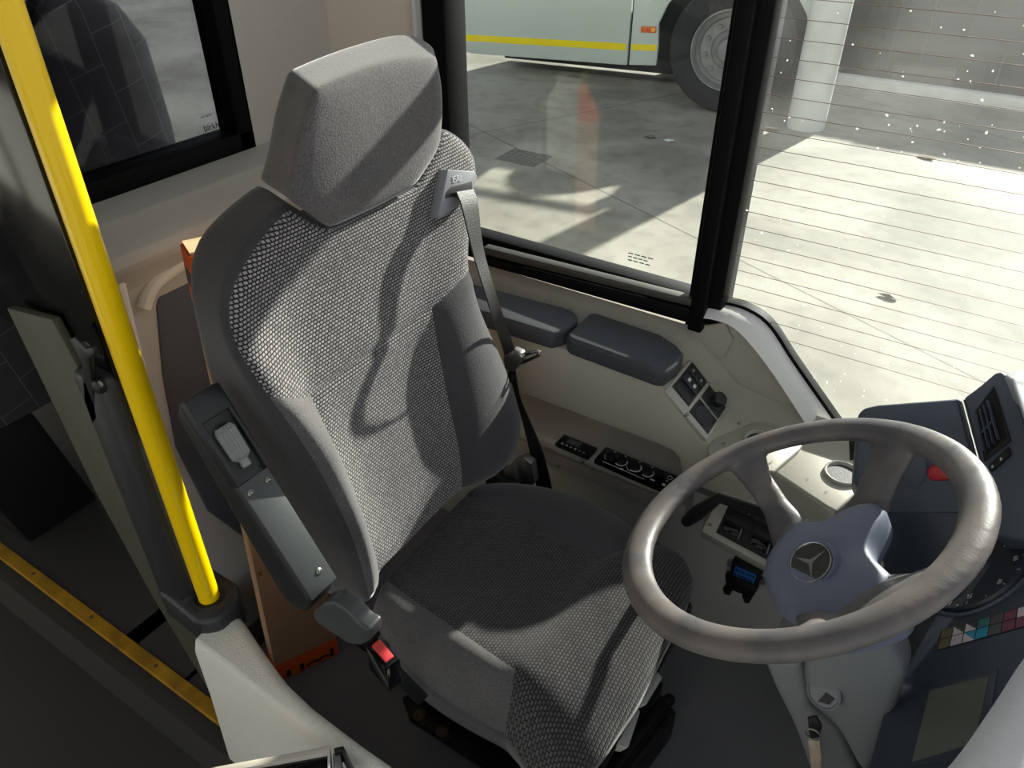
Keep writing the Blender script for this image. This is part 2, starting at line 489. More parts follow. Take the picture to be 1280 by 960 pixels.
# side wall below the windows
bm = bmesh.new()
add_prism(bm, [(-3.6, 1.215, -.12), (-3.6, 1.27, -.12), (-3.6, 1.27, .72), (-3.6, 1.215, .72)], (3.199, 0, 0))
add_prism(bm, [(-.40, 1.215, -.12), (-.40, 1.215, .735), (-0.3333,1.2150,0.7573),(-0.2788,1.2150,0.7418),(-0.2145,1.2150,0.6723),(-0.1480,1.2150,0.5965),(-0.0831,1.2150,0.5314), (.35, 1.215, .42), (.9, 1.215, .42), (.9, 1.215, -.12)], (0, .055, 0))
struct(from_bm('wall_left', bm, M['console']))
bm = bmesh.new(); add_box(bm, (-3.6, 1.16, 0), (.4, 1.214, .40))
struct(from_bm('wall_left_lining', bm, M['lower']))
bm = bmesh.new(); add_box(bm, (-1.24, 1.20, .70), (-.985, 1.27, 1.93)); add_box(bm, (-3.6, 1.2, 1.62), (.9, 1.27, 1.93)); add_box(bm, (-2.75, 1.2, .7), (-2.6, 1.27, 1.7))
struct(from_bm('wall_left_pillar', bm, M['rear_light']))
struct(box('trim_1', (-.990, 1.186, .74), (-.982, 1.20, 1.62), M['white'], None, .002))
struct(box('ceiling', (-3.6, -1.27, 1.93), (-.50, 1.27, 1.97), M['ceiling']))
bm = bmesh.new(); add_box(bm, (-3.6, -1.27, -.12), (-.9, -1.23, .8)); add_box(bm, (-3.6, -1.27, 1.7), (.9, -1.23, 1.95)); add_box(bm, (-1.0, -1.27, -.12), (-.9, -1.23, 1.95)); add_box(bm, (-2.4, -1.27, -.12), (-2.3, -1.23, 1.95))
struct(from_bm('wall_right', bm, M['rear_grey']))
struct(box('wall_back', (-3.64, -1.27, -.12), (-3.6, 1.27, 1.95), M['rear_grey']))
struct(box('wall_front', (.88, -1.27, -.36), (.92, 1.27, .55), M['dash']))

# sill trim that curves down under the quarter window
glass_edge = catmull([(-0.3940,1.2500,0.7753),(-0.3498,1.2500,0.7786),(-0.3049,1.2500,0.7791),(-0.2620,1.2500,0.7612),(-0.2107,1.2500,0.7077),(-0.1558,1.2500,0.6529),(-0.0911,1.2500,0.5885),(-0.0248,1.2500,0.5199),(0.0137,1.2500,0.4798)])
inner_edge = catmull([(-0.3916,1.1950,0.7618),(-0.3458,1.1950,0.7698),(-0.3095,1.1950,0.7651),(-0.2716,1.1950,0.7398),(-0.2192,1.1950,0.6909),(-0.1513,1.1950,0.6175),(-0.0805,1.1950,0.5417),(-0.0148,1.1950,0.4732),(0.0223,1.1950,0.4367)])
bm = bmesh.new()
A_ = resample(glass_edge, 40); B_ = resample(inner_edge, 40)
va = [bm.verts.new(p+V((0, -.004, 0))) for p in A_]; vb = [bm.verts.new(p) for p in B_]
vm = [bm.verts.new((a+b)/2+V((0, -.012, .006))) for a, b in zip(A_, B_)]
vc = [bm.verts.new(p+V((0, .03, -.012))) for p in B_]
for i in range(40):
    bm.faces.new((va[i], va[i+1], vm[i+1], vm[i])); bm.faces.new((vm[i], vm[i+1], vb[i+1], vb[i])); bm.faces.new((vb[i], vb[i+1], vc[i+1], vc[i]))
struct(from_bm('trim_2', bm, M['trim'], None, True, 60))

struct(prism('wall_left_corner', [(-0.3914,1.2090,0.7415),(-0.3611,1.2090,0.7462),(-0.3302,1.2090,0.7613),(-0.3108,1.2090,0.7341),(-0.3204,1.2090,0.6928),(-0.3828,1.2090,0.6814)], (0, .02, 0), M['console']))

# side window: frame and pane
w1 = box('window_1', (-.984, WY-.004, .76), (-.40, WY+.002, 1.62), M['glass']); struct(w1)
bm = bmesh.new()
add_box(bm, (-.981, 1.205, .745), (-.928, 1.272, 1.62), .004)
add_box(bm, (-.935, 1.205, .745), (-.400, 1.235, .772), .003)
add_box(bm, (-.935, 1.234, .740), (-.400, 1.275, .785), .003)
add_box(bm, (-.984, 1.205, 1.58), (-.34, 1.275, 1.64), .003); add_box(bm, (-.935, 1.225, 1.305), (-.40, 1.265, 1.355), .003)
add_prism(bm, [(-0.8555,1.1950,0.7607),(-0.3878,1.1950,0.7780),(-0.3834,1.1950,0.7476),(-0.8561,1.1950,0.7422)], (0, .075, 0), .003)
struct(from_bm('window_1_frame', bm, M['rubber'], w1))
struct(prism('window_1_rail', [(-0.8504,1.2000,0.7800),(-0.3921,1.2000,0.7940),(-0.3901,1.2000,0.7799),(-0.8508,1.2000,0.7636)], (0, .02, 0), M['slider'], w1, .001))
bm = bmesh.new()
add_box(bm, (-.406, 1.215, .72), (-.343, 1.28, 1.62), .004); add_box(bm, (-.393, 1.192, .735), (-.366, 1.22, 1.62), .004)
struct(from_bm('window_1_mullion', bm, M['rubber'], w1))
for i, (x, y, L) in enumerate(((-.545, .823, .05), (-.545, .816, .04), (-.545, .809, .045))):
    for j in range(4):
        struct(box('glass_print', (x+j*L*.27, WY-.0055, y-.001+.006), (x+j*L*.27+L*.2, WY-.0042, y+.001+.006), M['drain'], w1))

# quarter window with heating wires
bm = bmesh.new()
pane = [p for p in glass_edge]
add_prism(bm, [p+V((0, -.002, -.004)) for p in pane]+[V((.75, 1.248, .52)), V((.75, 1.248, 1.62)), V((-.36, 1.248, 1.62))], (0, .004, 0))
w2 = struct(from_bm('window_2', bm, M['dusty']))
bm = bmesh.new()
n_ = len(glass_edge)
va = []
for i, p in enumerate(glass_edge):
    d = (glass_edge[min(i+1, n_-1)]-glass_edge[max(i-1, 0)]).normalized(); nn = V((0, 1, 0)).cross(d)
    if nn.z < 0: nn = -nn
    va.append((p-nn*.024, p+nn*.006))
q = [[bm.verts.new(a+V((0, -.008, 0))), bm.verts.new(b+V((0, -.008, 0))), bm.verts.new(b+V((0, .012, 0))), bm.verts.new(a+V((0, .012, 0)))] for a, b in va]
for a, b in zip(q, q[1:]):
    for k in range(4): bm.faces.new((a[k], a[(k+1) % 4], b[(k+1) % 4], b[k]))
struct(from_bm('window_2_rubber', bm, M['rubber'], w2))
bm = bmesh.new()
zs = [1.366-.0272*k for k in range(24)]
for z in zs:
    x0 = -.350
    if z < .775:  # wires stop at the curved edge
        x0 = min((p.x for p in glass_edge if p.z < z+.012), default=-.1)
    add_box(bm, (x0, 1.2470, z-.0004), (.6, 1.2478, z+.0004))
o = struct(from_bm('window_2_wires', bm, M['wire'], w2))

# rear partition with tinted window
bm = bmesh.new()
add_box(bm, (-1.27, .965, .98), (-1.215, 1.22, 1.93))
add_box(bm, (-1.27, .56, -.1), (-1.21, 1.22, .97))
struct(from_bm('wall_rear', bm, M['rear_grey']))
w3 = struct(box('window_3', (-1.252, .44, 1.0), (-1.248, .955, 1.90), M['tint']))
bm = bmesh.new()
add_box(bm, (-1.27, .44, .985), (-1.215, .972, 1.022), .003); add_box(bm, (-1.27, .935, .985), (-1.215, .972, 1.93), .003)
struct(from_bm('window_3_frame', bm, M['rubber'], w3))
text('glass_lettering', 'birkholz', (-1.2465, .885, 1.032), (0, 1, 0), (0, 0, 1), .017, M['ink'], w3)['kind'] = 'structure'
text('glass_lettering', 'ESG 43 R', (-1.2465, .885, 1.056), (0, 1, 0), (0, 0, 1), .006, M['ink'], w3)['kind'] = 'structure'

# ledge under the partition window
o = prism('trim_3', [(-1.215, .56, .99), (-1.165, .56, .972), (-1.158, .56, .966), (-1.125, .56, .945), (-1.112, .56, .935), (-1.108, .56, .92), (-1.115, .56, .905),
                     (-1.15, .56, .86), (-1.165, .56, .80), (-1.17, .56, -.04), (-1.215, .56, -.04)], (0, .64, 0), M['rear_grey'], None, .004, 3)
struct(o)
# dark recessed panel under the ledge
Lp = [(-1.1600,0.6547,0.8204),(-1.1600,0.6783,0.8443),(-1.1600,0.7111,0.8488),(-1.1600,0.7765,0.8533),(-1.1600,0.9049,0.8491),(-1.1600,1.0321,0.7278),(-1.1600,0.9905,0.2455),(-1.1600,0.7273,0.1159),(-1.1600,0.6299,0.3254),(-1.1600,0.6069,0.5148),(-1.1600,0.6244,0.6727)]
o = prism('partition_panel', Lp, (-.02, 0, 0), M['recess'], None, .004, 2)
tag(o, 'dark slate lining panel behind the driver seat, below the grey ledge', 'panel')
bm = bmesh.new()
add_tube(bm, catmull([(-1.1400,0.5857,0.8875),(-1.1400,0.5790,0.8038),(-1.1400,0.5736,0.7097),(-1.1400,0.5662,0.5810),(-1.1400,0.5630,0.4552)]), [.012]*25, 10)
add_tube(bm, catmull([(-1.1500,0.6215,0.8187),(-1.1500,0.6422,0.8446),(-1.1500,0.6716,0.8577),(-1.1500,0.7340,0.8669),(-1.1500,0.8436,0.8744),(-1.1500,0.9351,0.8866)]), [.012]*31, 10)
tag(from_bm('partition_moulding', bm, M['rear_light']), 'pale grey moulded edge framing the dark panel behind the seat', 'moulding')

# ------------------------------------------------------------------ partition end: post, pole, side pane, olive panel
post = empty('partition_post', (-.88, .42, 0), 'dark grey plastic post standing at the foot of the yellow pole', 'post')
bm = bmesh.new()
add_prism(bm, [(-.945, .385, .405), (-.835, .378, .405), (-.81, .40, .405), (-.81, .445, .405), (-.84, .468, .405), (-.945, .468, .405)], (0, 0, .065), .012, 3)
add_prism(bm, [(-.950, .388, .42), (-.905, .388, .42), (-.885, .40, .42), (-.885, .45, .42), (-.91, .468, .42), (-.950, .468, .42)], (0, 0, .48), .012, 3)
add_box(bm, (-.94, .415, 0), (-.86, .465, .42), .008)
from_bm('post_body', bm, M['post'], post)
lathe('pole_collar', (-.857, .422, .468), (0, 0, 1), [(.0, .003), (.024, .003), (.0255, .001), (.026, -.003), (0, -.003)], M['black'], post, 32)
o = tube('grab_pole', [(-.857, .422, .468), (-.857, .422, .9), (-.857, .422, 1.3), (-.857, .422, 1.93)], .0165, M['yellow'], None, 32)
tag(o, 'bright yellow upright grab pole beside the driver seat', 'grab pole')
o = prism('olive_panel', [(-1.085, .398, .945), (-.965, .398, .965), (-.945, .398, .90), (-.935, .398, .60), (-.89, .398, .45), (-.855, .398, .40), (-.875, .398, .16), (-.915, .398, .16), (-1.0, .398, .40), (-1.05, .398, .62)], (0, .012, 0), M['olive'], None, .002)
tag(o, 'narrow olive brown panel edge to the left of the dark pole post', 'panel')
sp = empty('dark_screen', (-1.05, .41, .9), 'glossy black screen panel with a bolt, left of the yellow pole', 'screen panel')
prism('screen_sheet', [(-1.30, .412, .90), (-.985, .412, .90), (-.93, .412, .885), (-.885, .412, .89), (-.885, .412, 1.9), (-1.30, .412, 1.9)], (0, .01, 0), M['gloss'], sp, .002)
lathe('bolt', (-0.8980,0.3980,0.8895), (0, -1, 0), [(0, .010), (.006, .010), (.010, .008), (.012, .004), (.012, 0), (0, 0)], M['black'], sp, 20)
lathe('bolt_socket', (-0.8755,0.3880,0.9041), (0, -1, 0), [(0, .001), (.004, .001), (.005, 0), (0, 0)], M['steel'], sp, 8)
prism('hook', [(-0.9162,0.3960,0.9567),(-0.8991,0.3960,0.9659),(-0.8901,0.3960,0.9608),(-0.8811,0.3960,0.9556),(-0.8642,0.3960,0.9626),(-0.8628,0.3960,0.9526),(-0.8836,0.3960,0.9381),(-0.9229,0.3960,0.8278),(-0.9442,0.3960,0.8076),(-0.9419,0.3960,0.8472),(-0.9078,0.3960,0.9246)], (0, -.008, 0), M['black'], sp, .002)

# ------------------------------------------------------------------ cab door
dr = empty('cab_door', (-.5, .36, -.08), 'cream grained low cab door below the yellow pole, closing the driver compartment', 'door')
bm = bmesh.new()
prof = [(.352, .045), (.349, .30), (.351, .415), (.358, .438), (.368, .443), (.380, .436), (.386, .41), (.386, .045)]
st = [(-.838, .062), (-.81, .055), (-.77, .043), (-.72, .028), (-.66, .012), (-.60, .004), (-.5, 0.), (.05, 0.)]
rings = []
for x, f in st:
    rings.append([bm.verts.new((x-(.0 if z > .2 else .03)*(1 if x < -.7 else 0), y+(f if y > .36 else f*.15), z)) for y, z in prof])
for a, b in zip(rings, rings[1:]):
    for k in range(8): bm.faces.new((a[k], b[k], b[(k+1) % 8], a[(k+1) % 8]))
bm.faces.new(rings[0]); bm.faces.new(rings[-1][::-1])
ob = from_bm('door_panel', bm, M['door'], dr, True, 50)
md = ob.modifiers.new('bevel', 'BEVEL'); md.width = .008; md.segments = 3; md.limit_method = 'ANGLE'; md.angle_limit = math.radians(25)

# tray standing on the door, only its corner in view
tr = empty('cash_tray', (-.52, .26, .44), 'cream edged dark tray at the bottom edge, in front of the cab door', 'tray')
Q = Quad((-0.6110,0.1912,0.4600), (-0.4809,0.3060,0.4600), (-0.5183,0.3450,0.4600), (-0.6469,0.2195,0.4600))
Q.slab('tray_frame', [(0, .80), (1, .80), (1, 1), (0, 1)], -.02, .008, M['traylight'], tr, .001)
Q.slab('tray_frame', [(.985, -.5), (1, -.5), (1, .80), (.985, .80)], -.02, .008, M['white'], tr, .0005)
Q.slab('tray_well', [(0, -.5), (.985, -.5), (.985, .80), (0, .80)], -.02, .002, M['gloss'], tr)
bm = bmesh.new()
add_prism(bm, [(-0.5104,0.3447,0.4700),(-0.5019,0.3543,0.4700),(-0.4609,0.3378,0.4700),(-0.4649,0.3314,0.4700),(-0.4999,0.3475,0.4700),(-0.5055,0.3412,0.4700)], (0, 0, -.03), .001)
from_bm('tray_clip', bm, M['black'], tr)
prism('tray_bracket', [(-0.5116,0.3426,0.4600),(-0.5042,0.3487,0.4600),(-0.4769,0.3274,0.4600),(-0.4893,0.3193,0.4600)], (0, 0, -.03), M['knob'], tr, .001)

# ------------------------------------------------------------------ cardboard box behind the seat
cb = empty('cardboard_box', (-.93, .6, 0), 'tall brown cardboard box with orange printed ends, wedged behind the driver seat', 'box')
c0 = V((-.950, .548, .003)); cu = V((-.893, .670, .003))-c0; cu = cu.normalized(); cn = V((cu.y, -cu.x, 0))
BW, BH, BD = .136, .972, .055
def CB(u, v, d=0.): return c0+cu*u+V((0, .055*v, v))-cn*d
bm = bmesh.new()
add_prism(bm, [CB(0, 0), CB(BW, 0), CB(BW, BH), CB(0, BH)], -cn*BD, .002)
from_bm('carton', bm, M['card'], cb)
for (a, b) in ((0, .052), (.88, .972)):
    prism('print_band', [CB(-.0008, a, -.0006), CB(BW+.0005, a, -.0006), CB(BW+.0005, b, -.0006), CB(-.0008, b, -.0006)], -cn*(BD*.98), M['orange'], cb)
prism('black_band', [CB(-.0012, .91, -.001), CB(.040, .91, -.001), CB(.040, .955, -.001), CB(.02, .935, -.001), CB(-.0012, .94, -.001)], -cn*(BD*.96), M['ink'], cb)
prism('carton_flaps', [CB(.003, BH-.004, .003), CB(BW-.003, BH-.004, .003), CB(BW-.003, BH-.004, BD-.003), CB(.003, BH-.004, BD-.003)], (0, 0, .008), M['card_in'], cb)
# clipped black lettering along the lower band: the tops of upside-down letters
gl = bmesh.new()
def G_(u0, v0, u1, v1): add_prism(gl, [CB(u0, v0, -.0012), CB(u1, v0, -.0012), CB(u1, v1, -.0012), CB(u0, v1, -.0012)], -cn*-.0006)
for u0, u1, v1 in ((.118, .126, .028), (.050, .059, .024), (.020, .030, .024)):
    G_(u0, .004, u1, v1)
def arc_(uc, r, a0, a1, w=.008):
    k = 8; pts = [(uc+r*math.cos(a0+(a1-a0)*i/k), .006+.7*r*math.sin(a0+(a1-a0)*i/k)) for i in range(k+1)]
    inn = [(uc+(r-w)*math.cos(a0+(a1-a0)*i/k), .006+.7*(r-w)*math.sin(a0+(a1-a0)*i/k)) for i in range(k+1)]
    pp = pts+inn[::-1]
    add_prism(gl, [CB(u, v, -.0012) for u, v in pp], cn*.0006)
arc_(.078, .016, .2, 2.9); arc_(.103, .016, .2, 2.9); arc_(.008, .009, .2, 2.9, .0085)
from_bm('carton_lettering', gl, M['ink'], cb)
text('carton_letter', 'Y', CB(.004, .315, -.0012), cu, (0, 0, 1), .017, M['ink'], cb)

# ================================================================== DRIVER SEAT
seat = empty('driver_seat', (-.45, .70, 0), 'grey woven driver seat with tall headrest, facing the steering wheel', 'seat')
NB = V((.9864, 0, .1644))
body = Body()
# seams (front face of the backrest)
B_left = catmull([(-0.6011,0.5573,0.5611),(-0.6169,0.5543,0.6556),(-0.6290,0.5515,0.7286),(-0.6400,0.5465,0.7944),(-0.6476,0.5390,0.8402), (-0.6562,0.5353,0.8797)])
B_right = catmull([(-0.5993,0.7722,0.5621),(-0.6091,0.7758,0.6214),(-0.6237,0.7752,0.7085),(-0.6404,0.7785,0.8090),(-0.6541,0.7879,0.8914)])
B_top = [(-0.6562,0.5353,0.8797),(-0.6564,0.5922,0.8806),(-0.6572,0.6616,0.8851),(-0.6576,0.7648,0.8877), (-0.6541,0.7879,0.8914)]
B_bot = [(-0.6011,0.5573,0.5611), (-0.6039,0.6265,0.5532),(-0.6044,0.7002,0.5566), (-0.5993,0.7722,0.5621)]
C_out = catmull([(-0.5740,0.5024,0.5566),(-0.5843,0.5069,0.6183),(-0.5959,0.5068,0.6877),(-0.6100,0.4959,0.7726),(-0.6223,0.4805,0.8462),(-0.6317,0.4650,0.9029),(-0.6371,0.4560,0.9348)])
C_top = [(-0.6371,0.4560,0.9348), (-0.6382,0.4874,0.9174), (-0.6562,0.5353,0.8797)]
C_bot = [(-0.5740,0.5024,0.5566), (-0.5830,0.5329,0.5498), (-0.6011,0.5573,0.5611)]
D_right = catmull([(-0.5988,0.8555,0.5227),(-0.5974,0.9117,0.5146),(-0.5997,0.9513,0.5285),(-0.6063,0.9752,0.5677), (-0.6119,0.9529,0.6624),(-0.6253,0.9323,0.7426), (-0.6357,0.9102,0.8051),(-0.6450,0.8955,0.8607),(-0.6541,0.8955,0.9156)])
D_top = [(-0.6541,0.7879,0.8914), (-0.6506,0.8348,0.9067), (-0.6541,0.8955,0.9156)]
D_bot = [(-0.5993,0.7722,0.5621), (-0.5981,0.8124,0.5427), (-0.5988,0.8555,0.5227)]
A_left = catmull([(-0.6371,0.4560,0.9348), (-0.6592,0.4483,0.9828), (-0.6767,0.4520,1.0146), (-0.6894,0.4667,1.0420), (-0.6968,0.4921,1.0622), (-0.7038,0.5463,1.0922), (-0.7070,0.5965,1.1110)])
A_right = catmull([(-0.6541,0.8955,0.9156), (-0.6717,0.9247,0.9604), (-0.6792,0.9441,1.0055), (-0.6859,0.9679,1.0331), (-0.6929,0.9748,1.0632), (-0.7020,0.9591,1.0934), (-0.7089,0.9173,1.1223)])
A_top = [(-0.7070,0.5965,1.1110), (-0.6897,0.6371,1.0680), (-0.6896,0.8119,1.0678), (-0.7028,0.8894,1.1165), (-0.7089,0.9173,1.1223)]
nC, nB, nD, nLow, nUp = 6, 16, 6, 26, 20
cO = resample(C_out, nLow); cT = resample(C_top, nC); cB = resample(C_bot, nC)
bL = resample(B_left, nLow); bR = resample(B_right, nLow); bT = resample(B_top, nB); bB = resample(B_bot, nB)
dR = resample(D_right, nLow); dT = resample(D_top, nD); dB = resample(D_bot, nD)
aB = cT+bT[1:]+dT[1:]
aT = resample(A_top, len(aB)-1); aL = resample(A_left, nUp); aR = resample(A_right, nUp)
body.panel('backrest', coons(aB, aT, aL, aR, NB, .004))
body.panel('lower_insert', coons(bB, bT, bL, bR, NB, -.008))
body.panel('bolster_near', coons(cB, cT, cO, bL, NB, .014))
body.panel('bolster_far', coons(dB, dT, bR, dR, NB, .016))
fL = cO+aL[1:]; fR = dR+aR[1:]; fB = cB+bB[1:]+dB[1:]
backL = resample(catmull([(-0.6872,0.5456,0.4449), (-0.7097,0.5038,0.5190), (-0.7417,0.4793,0.6504), (-0.7640,0.4687,0.7839), (-0.7761,0.4723,0.8873), (-0.7814,0.4766,0.9496), (-0.7852,0.4846,1.0331), (-0.7920,0.5109,1.0736), (-0.7957,0.5620,1.0958), (-0.7983,0.6285,1.1113)]), len(fL)-1)
backR = [p-NB*.12-V((0, .012, 0)) for p in fR]
backT = resample([backL[-1], aT[8]-NB*.11, aT[20]-NB*.11, backR[-1]], len(aT)-1)
backB = resample([backL[0], backR[0]], len(fB)-1)
def strip(a, b, n):
    return [[x.lerp(y, k/n) for x, y in zip(a, b)] for k in range(n+1)]
ns = 10
body.panel('backrest_side', strip(fL, backL, ns))
body.panel('backrest_side', strip(fR, backR, ns))
body.panel('backrest_side', strip(aT, backT, ns))
body.panel('backrest_side', strip(fB, backB, ns))
body.panel('backrest_shell', coons(backB, backT, backL, backR))
body.finish(dict(backrest=M['weave'], lower_insert=M['weave'], bolster_near=M['fabric'], bolster_far=M['fabric_dark'], backrest_side=M['fabric_dark'], backrest_shell=M['black']),
            seat, lambda c: (c.y, c.z/.986), 3, .0035,
            [('backrest', 'lower_insert'), ('backrest', 'bolster_near'), ('backrest', 'bolster_far'), ('lower_insert', 'bolster_near'), ('lower_insert', 'bolster_far'), ('backrest', 'backrest_side'), ('bolster_near', 'backrest_side')],
            rename={'bolster_near': 'bolster', 'bolster_far': 'bolster', 'lower_insert': 'backrest_insert'})

# headrest: front, top and side faces welded, bottom tucked into the backrest
hb = Body()
hL = resample(catmull([(-0.6867,0.5824,1.1232), (-0.6878,0.5978,1.1539), (-0.6898,0.6153,1.1907), (-0.6966,0.6536,1.2313)]), 18)
hR = resample(catmull([(-0.6867,0.8745,1.1231), (-0.6879,0.8826,1.1547), (-0.6902,0.8852,1.1930), (-0.6958,0.8827,1.2263)]), 18)
hB = chain(([(-0.6867,0.5824,1.1232), (-0.6835,0.6306,1.0676)], 6), ([(-0.6835,0.6306,1.0676),(-0.6832,0.7157,1.0656),(-0.6836,0.8008,1.0679)], 10), ([(-0.6836,0.8008,1.0679), (-0.6847,0.8547,1.0990), (-0.6867,0.8745,1.1231)], 6))
hT = resample(catmull([(-0.6966,0.6536,1.2313),(-0.6972,0.6961,1.2350),(-0.6977,0.7618,1.2378),(-0.6972,0.8237,1.2350),(-0.6958,0.8827,1.2263)]), 22)
bkT = resample(catmull([(-0.7932,0.7009,1.2328),(-0.7940,0.7546,1.2381),(-0.7947,0.8241,1.2417),(-0.7946,0.9163,1.2411),(-0.7925,0.9676,1.2287),(-0.7890,0.9983,1.2081)]), 22)
bkL = resample(catmull([(-0.7888,0.6211,1.1155), (-0.7937,0.6459,1.1446), (-0.7966,0.6746,1.1923), (-0.7932,0.7009,1.2328)]), 18)
bkR = [p-NB*.10-V((0, .01, 0)) for p in hR]; bkR[-1] = bkT[-1]; bkR = resample(catmull([bkR[0], bkR[9], bkT[-1]]), 18)
bkB = resample([bkL[0], bkR[0]], 22)
hb.panel('headrest', coons(hB, hT, hL, hR, NB, .010))
hb.panel('headrest', strip(hL, bkL, 10)); hb.panel('headrest', strip(hR, bkR, 10)); hb.panel('headrest', strip(hT, bkT, 10))
hb.panel('headrest', strip(hB, bkB, 10)); hb.panel('headrest', coons(bkB, bkT, bkL, bkR))
hb.finish(dict(headrest=M['fabric']), seat, lambda c: (c.y, c.z), 2, .0)
# stitched seam lines of the headrest
bm = bmesh.new()
add_tube(bm, [p+NB*.0015+V((0, 0, -.001)) for p in catmull([(-0.6997,0.6580,1.2254),(-0.7003,0.7052,1.2290),(-0.7007,0.7641,1.2313),(-0.7001,0.8265,1.2281),(-0.6989,0.8773,1.2208)])], .0012, 6)
from_bm('headrest_seam', bm, M['fabric_dark'], seat)

# cushion
cz = Body()
I_left = resample(catmull([(-0.6133,0.5716,0.5250), (-0.5308,0.5624,0.5270), (-0.4425,0.5537,0.5300), (-0.3507,0.5440,0.5300)]), 24)
I_right = resample(catmull([(-0.6225,0.8021,0.5250), (-0.5332,0.7958,0.5250), (-0.4355,0.7925,0.5250), (-0.3502,0.7897,0.5250)]), 24)
I_rear = resample([(-0.6133,0.5716,0.5250), (-0.6190,0.6832,0.5220), (-0.6225,0.8021,0.5250)], 16)
I_front = resample([(-0.3507,0.5440,0.5300), (-0.3538,0.6663,0.5200), (-0.3502,0.7897,0.5250)], 16)
N_out = resample(catmull([(-0.6044,0.5278,0.5000), (-0.5480,0.5070,0.4750), (-0.4874,0.4944,0.4550), (-0.4164,0.4928,0.4450), (-0.3371,0.4984,0.4400)]), 24)
N_rear = resample([(-0.6044,0.5278,0.5000), (-0.6049,0.5470,0.5250), (-0.6133,0.5716,0.5250)], 8)
N_front = resample([(-0.3371,0.4984,0.4400), (-0.3391,0.5221,0.5000), (-0.3507,0.5440,0.5300)], 8)
F_out = resample(catmull([(-0.6330,0.8450,0.5000), (-0.5773,0.8889,0.5000), (-0.5015,0.9201,0.5000), (-0.4244,0.9303,0.5000), (-0.3309,0.9157,0.5000), (-0.2718,0.9110,0.4950)]), 24)
F_rear = resample([(-0.6225,0.8021,0.5250), (-0.6330,0.8450,0.5000)], 8)
F_front = resample([(-0.3502,0.7897,0.5250), (-0.3116,0.8379,0.5300), (-0.2718,0.9110,0.4950)], 8)
cz.panel('seat_cushion', coons(I_rear, I_front, I_left, I_right, (0, 0, 1), -.006))
cz.panel('cushion_near', coons(N_rear, N_front, N_out, I_left, (0, -.2, 1), .018))
cz.panel('cushion_far', coons(F_rear, F_front, I_right, F_out, (0, 0, 1), .012))
fr_b = N_front+I_front[1:]+F_front[1:]
fr_t = resample(catmull([(-0.2707,0.4731,0.4100), (-0.2254,0.4964,0.4200), (-0.2053,0.5426,0.4300), (-0.2002,0.5945,0.4400), (-0.1945,0.6542,0.4500), (-0.1986,0.7468,0.4600), (-0.2007,0.8326,0.4650), (-0.2152,0.8866,0.4700)]), len(fr_b)-1)
fr_l = resample([(-0.3371,0.4984,0.4400), (-0.3040,0.4885,0.4250), (-0.2707,0.4731,0.4100)], 16)
fr_r = resample(catmull([(-0.2718,0.9110,0.4950), (-0.2392,0.9036,0.4900), (-0.2152,0.8866,0.4700)]), 16)
cz.panel('seat_cushion', coons(fr_b, fr_t, fr_l, fr_r, (0, 0, 1), .022))
def down(l, dz, dx=0., dy=0.): return [p+V((dx, dy, dz)) for p in l]
def floor_to(l, z, f=.93):
    c = V((-.42, .70, 0)); return [V((c.x+(p.x-c.x)*f, c.y+(p.y-c.y)*f, z)) for p in l]
ring = N_out+fr_l[1:]+fr_t[1:]+fr_r[::-1][1:]+F_out[::-1][1:]+F_rear[::-1][1:]+I_rear[::-1][1:]+N_rear[::-1][1:]
rb = floor_to(ring, .375)
cz.panel('cushion_side', strip(ring, rb, 6))
cz.finish(dict(seat_cushion=M['weave_shaded'], cushion_near=M['fabric_mid'], cushion_far=M['fabric_dark'], cushion_side=M['fabric_dark']), seat, lambda c: (c.y*1.0, c.x), 3, .003,
          [('seat_cushion', 'cushion_near'), ('seat_cushion', 'cushion_far')], rename={'cushion_near': 'cushion_bolster', 'cushion_far': 'cushion_bolster'})
box('cushion_pan', (-.66, .53, .36), (-.21, .90, .40), M['black'], seat, .01)

# frame, rails and levers
bm = bmesh.new()
add_box(bm, (-.62, .63, .07), (-.26, .90, .37), .01)
from_bm('suspension_box', bm, M['frame'], seat)
bm = bmesh.new()
add_prism(bm, [(-0.6633,0.6253,0.0900),(-0.6518,0.6536,0.0900),(-0.4304,0.6628,0.0900),(-0.2869,0.6501,0.0900),(-0.3085,0.6031,0.0900),(-0.6255,0.6013,0.0900)], (0, 0, -.02), .002)
from_bm('seat_rail', bm, M['frame'], seat)
bm = bmesh.new()
add_prism(bm, [(-0.2193,0.8972,0.0900),(-0.1982,0.8908,0.0900),(-0.2246,0.6989,0.0900),(-0.2664,0.6718,0.0900)], (0, 0, -.09), .002)
add_prism(bm, [(-0.2327,0.8824,0.1300),(-0.2157,0.8813,0.1300),(-0.2360,0.6836,0.1300),(-0.2558,0.6825,0.1300)], (0, 0, -.10), .002)
add_tube(bm, [(-0.2146,0.8816,0.1200),(-0.2381,0.6801,0.1200)], .008, 10)
from_bm('front_rail', bm, M['frame'], seat)
box('seat_plinth', (-.66, .71, 0), (-.25, .95, .07), M['frame'], seat, .004)
for q in ((-0.6121,0.6140,0.0900),(-0.5548,0.6123,0.0900)):
    lathe('rail_bolt', q, (0, 0, 1), [(0, .008), (.006, .008), (.0075, .006), (.0085, .001), (.012, .001), (.012, 0), (0, 0)], M['rust'], seat, 12)
lathe('rail_bolt', (-0.2152,0.8815,0.1250), (0, 0, 1), [(0, .010), (.010, .009), (.012, .004), (.012, 0), (0, 0)], M['frame'], seat, 14)
prism('adjust_lever', [(-0.2073,0.7405,0.4000),(-0.1946,0.7334,0.4000),(-0.1964,0.6754,0.4000),(-0.2094,0.6749,0.4000)], (-.012, 0, -.022), M['lever'], seat, .003)
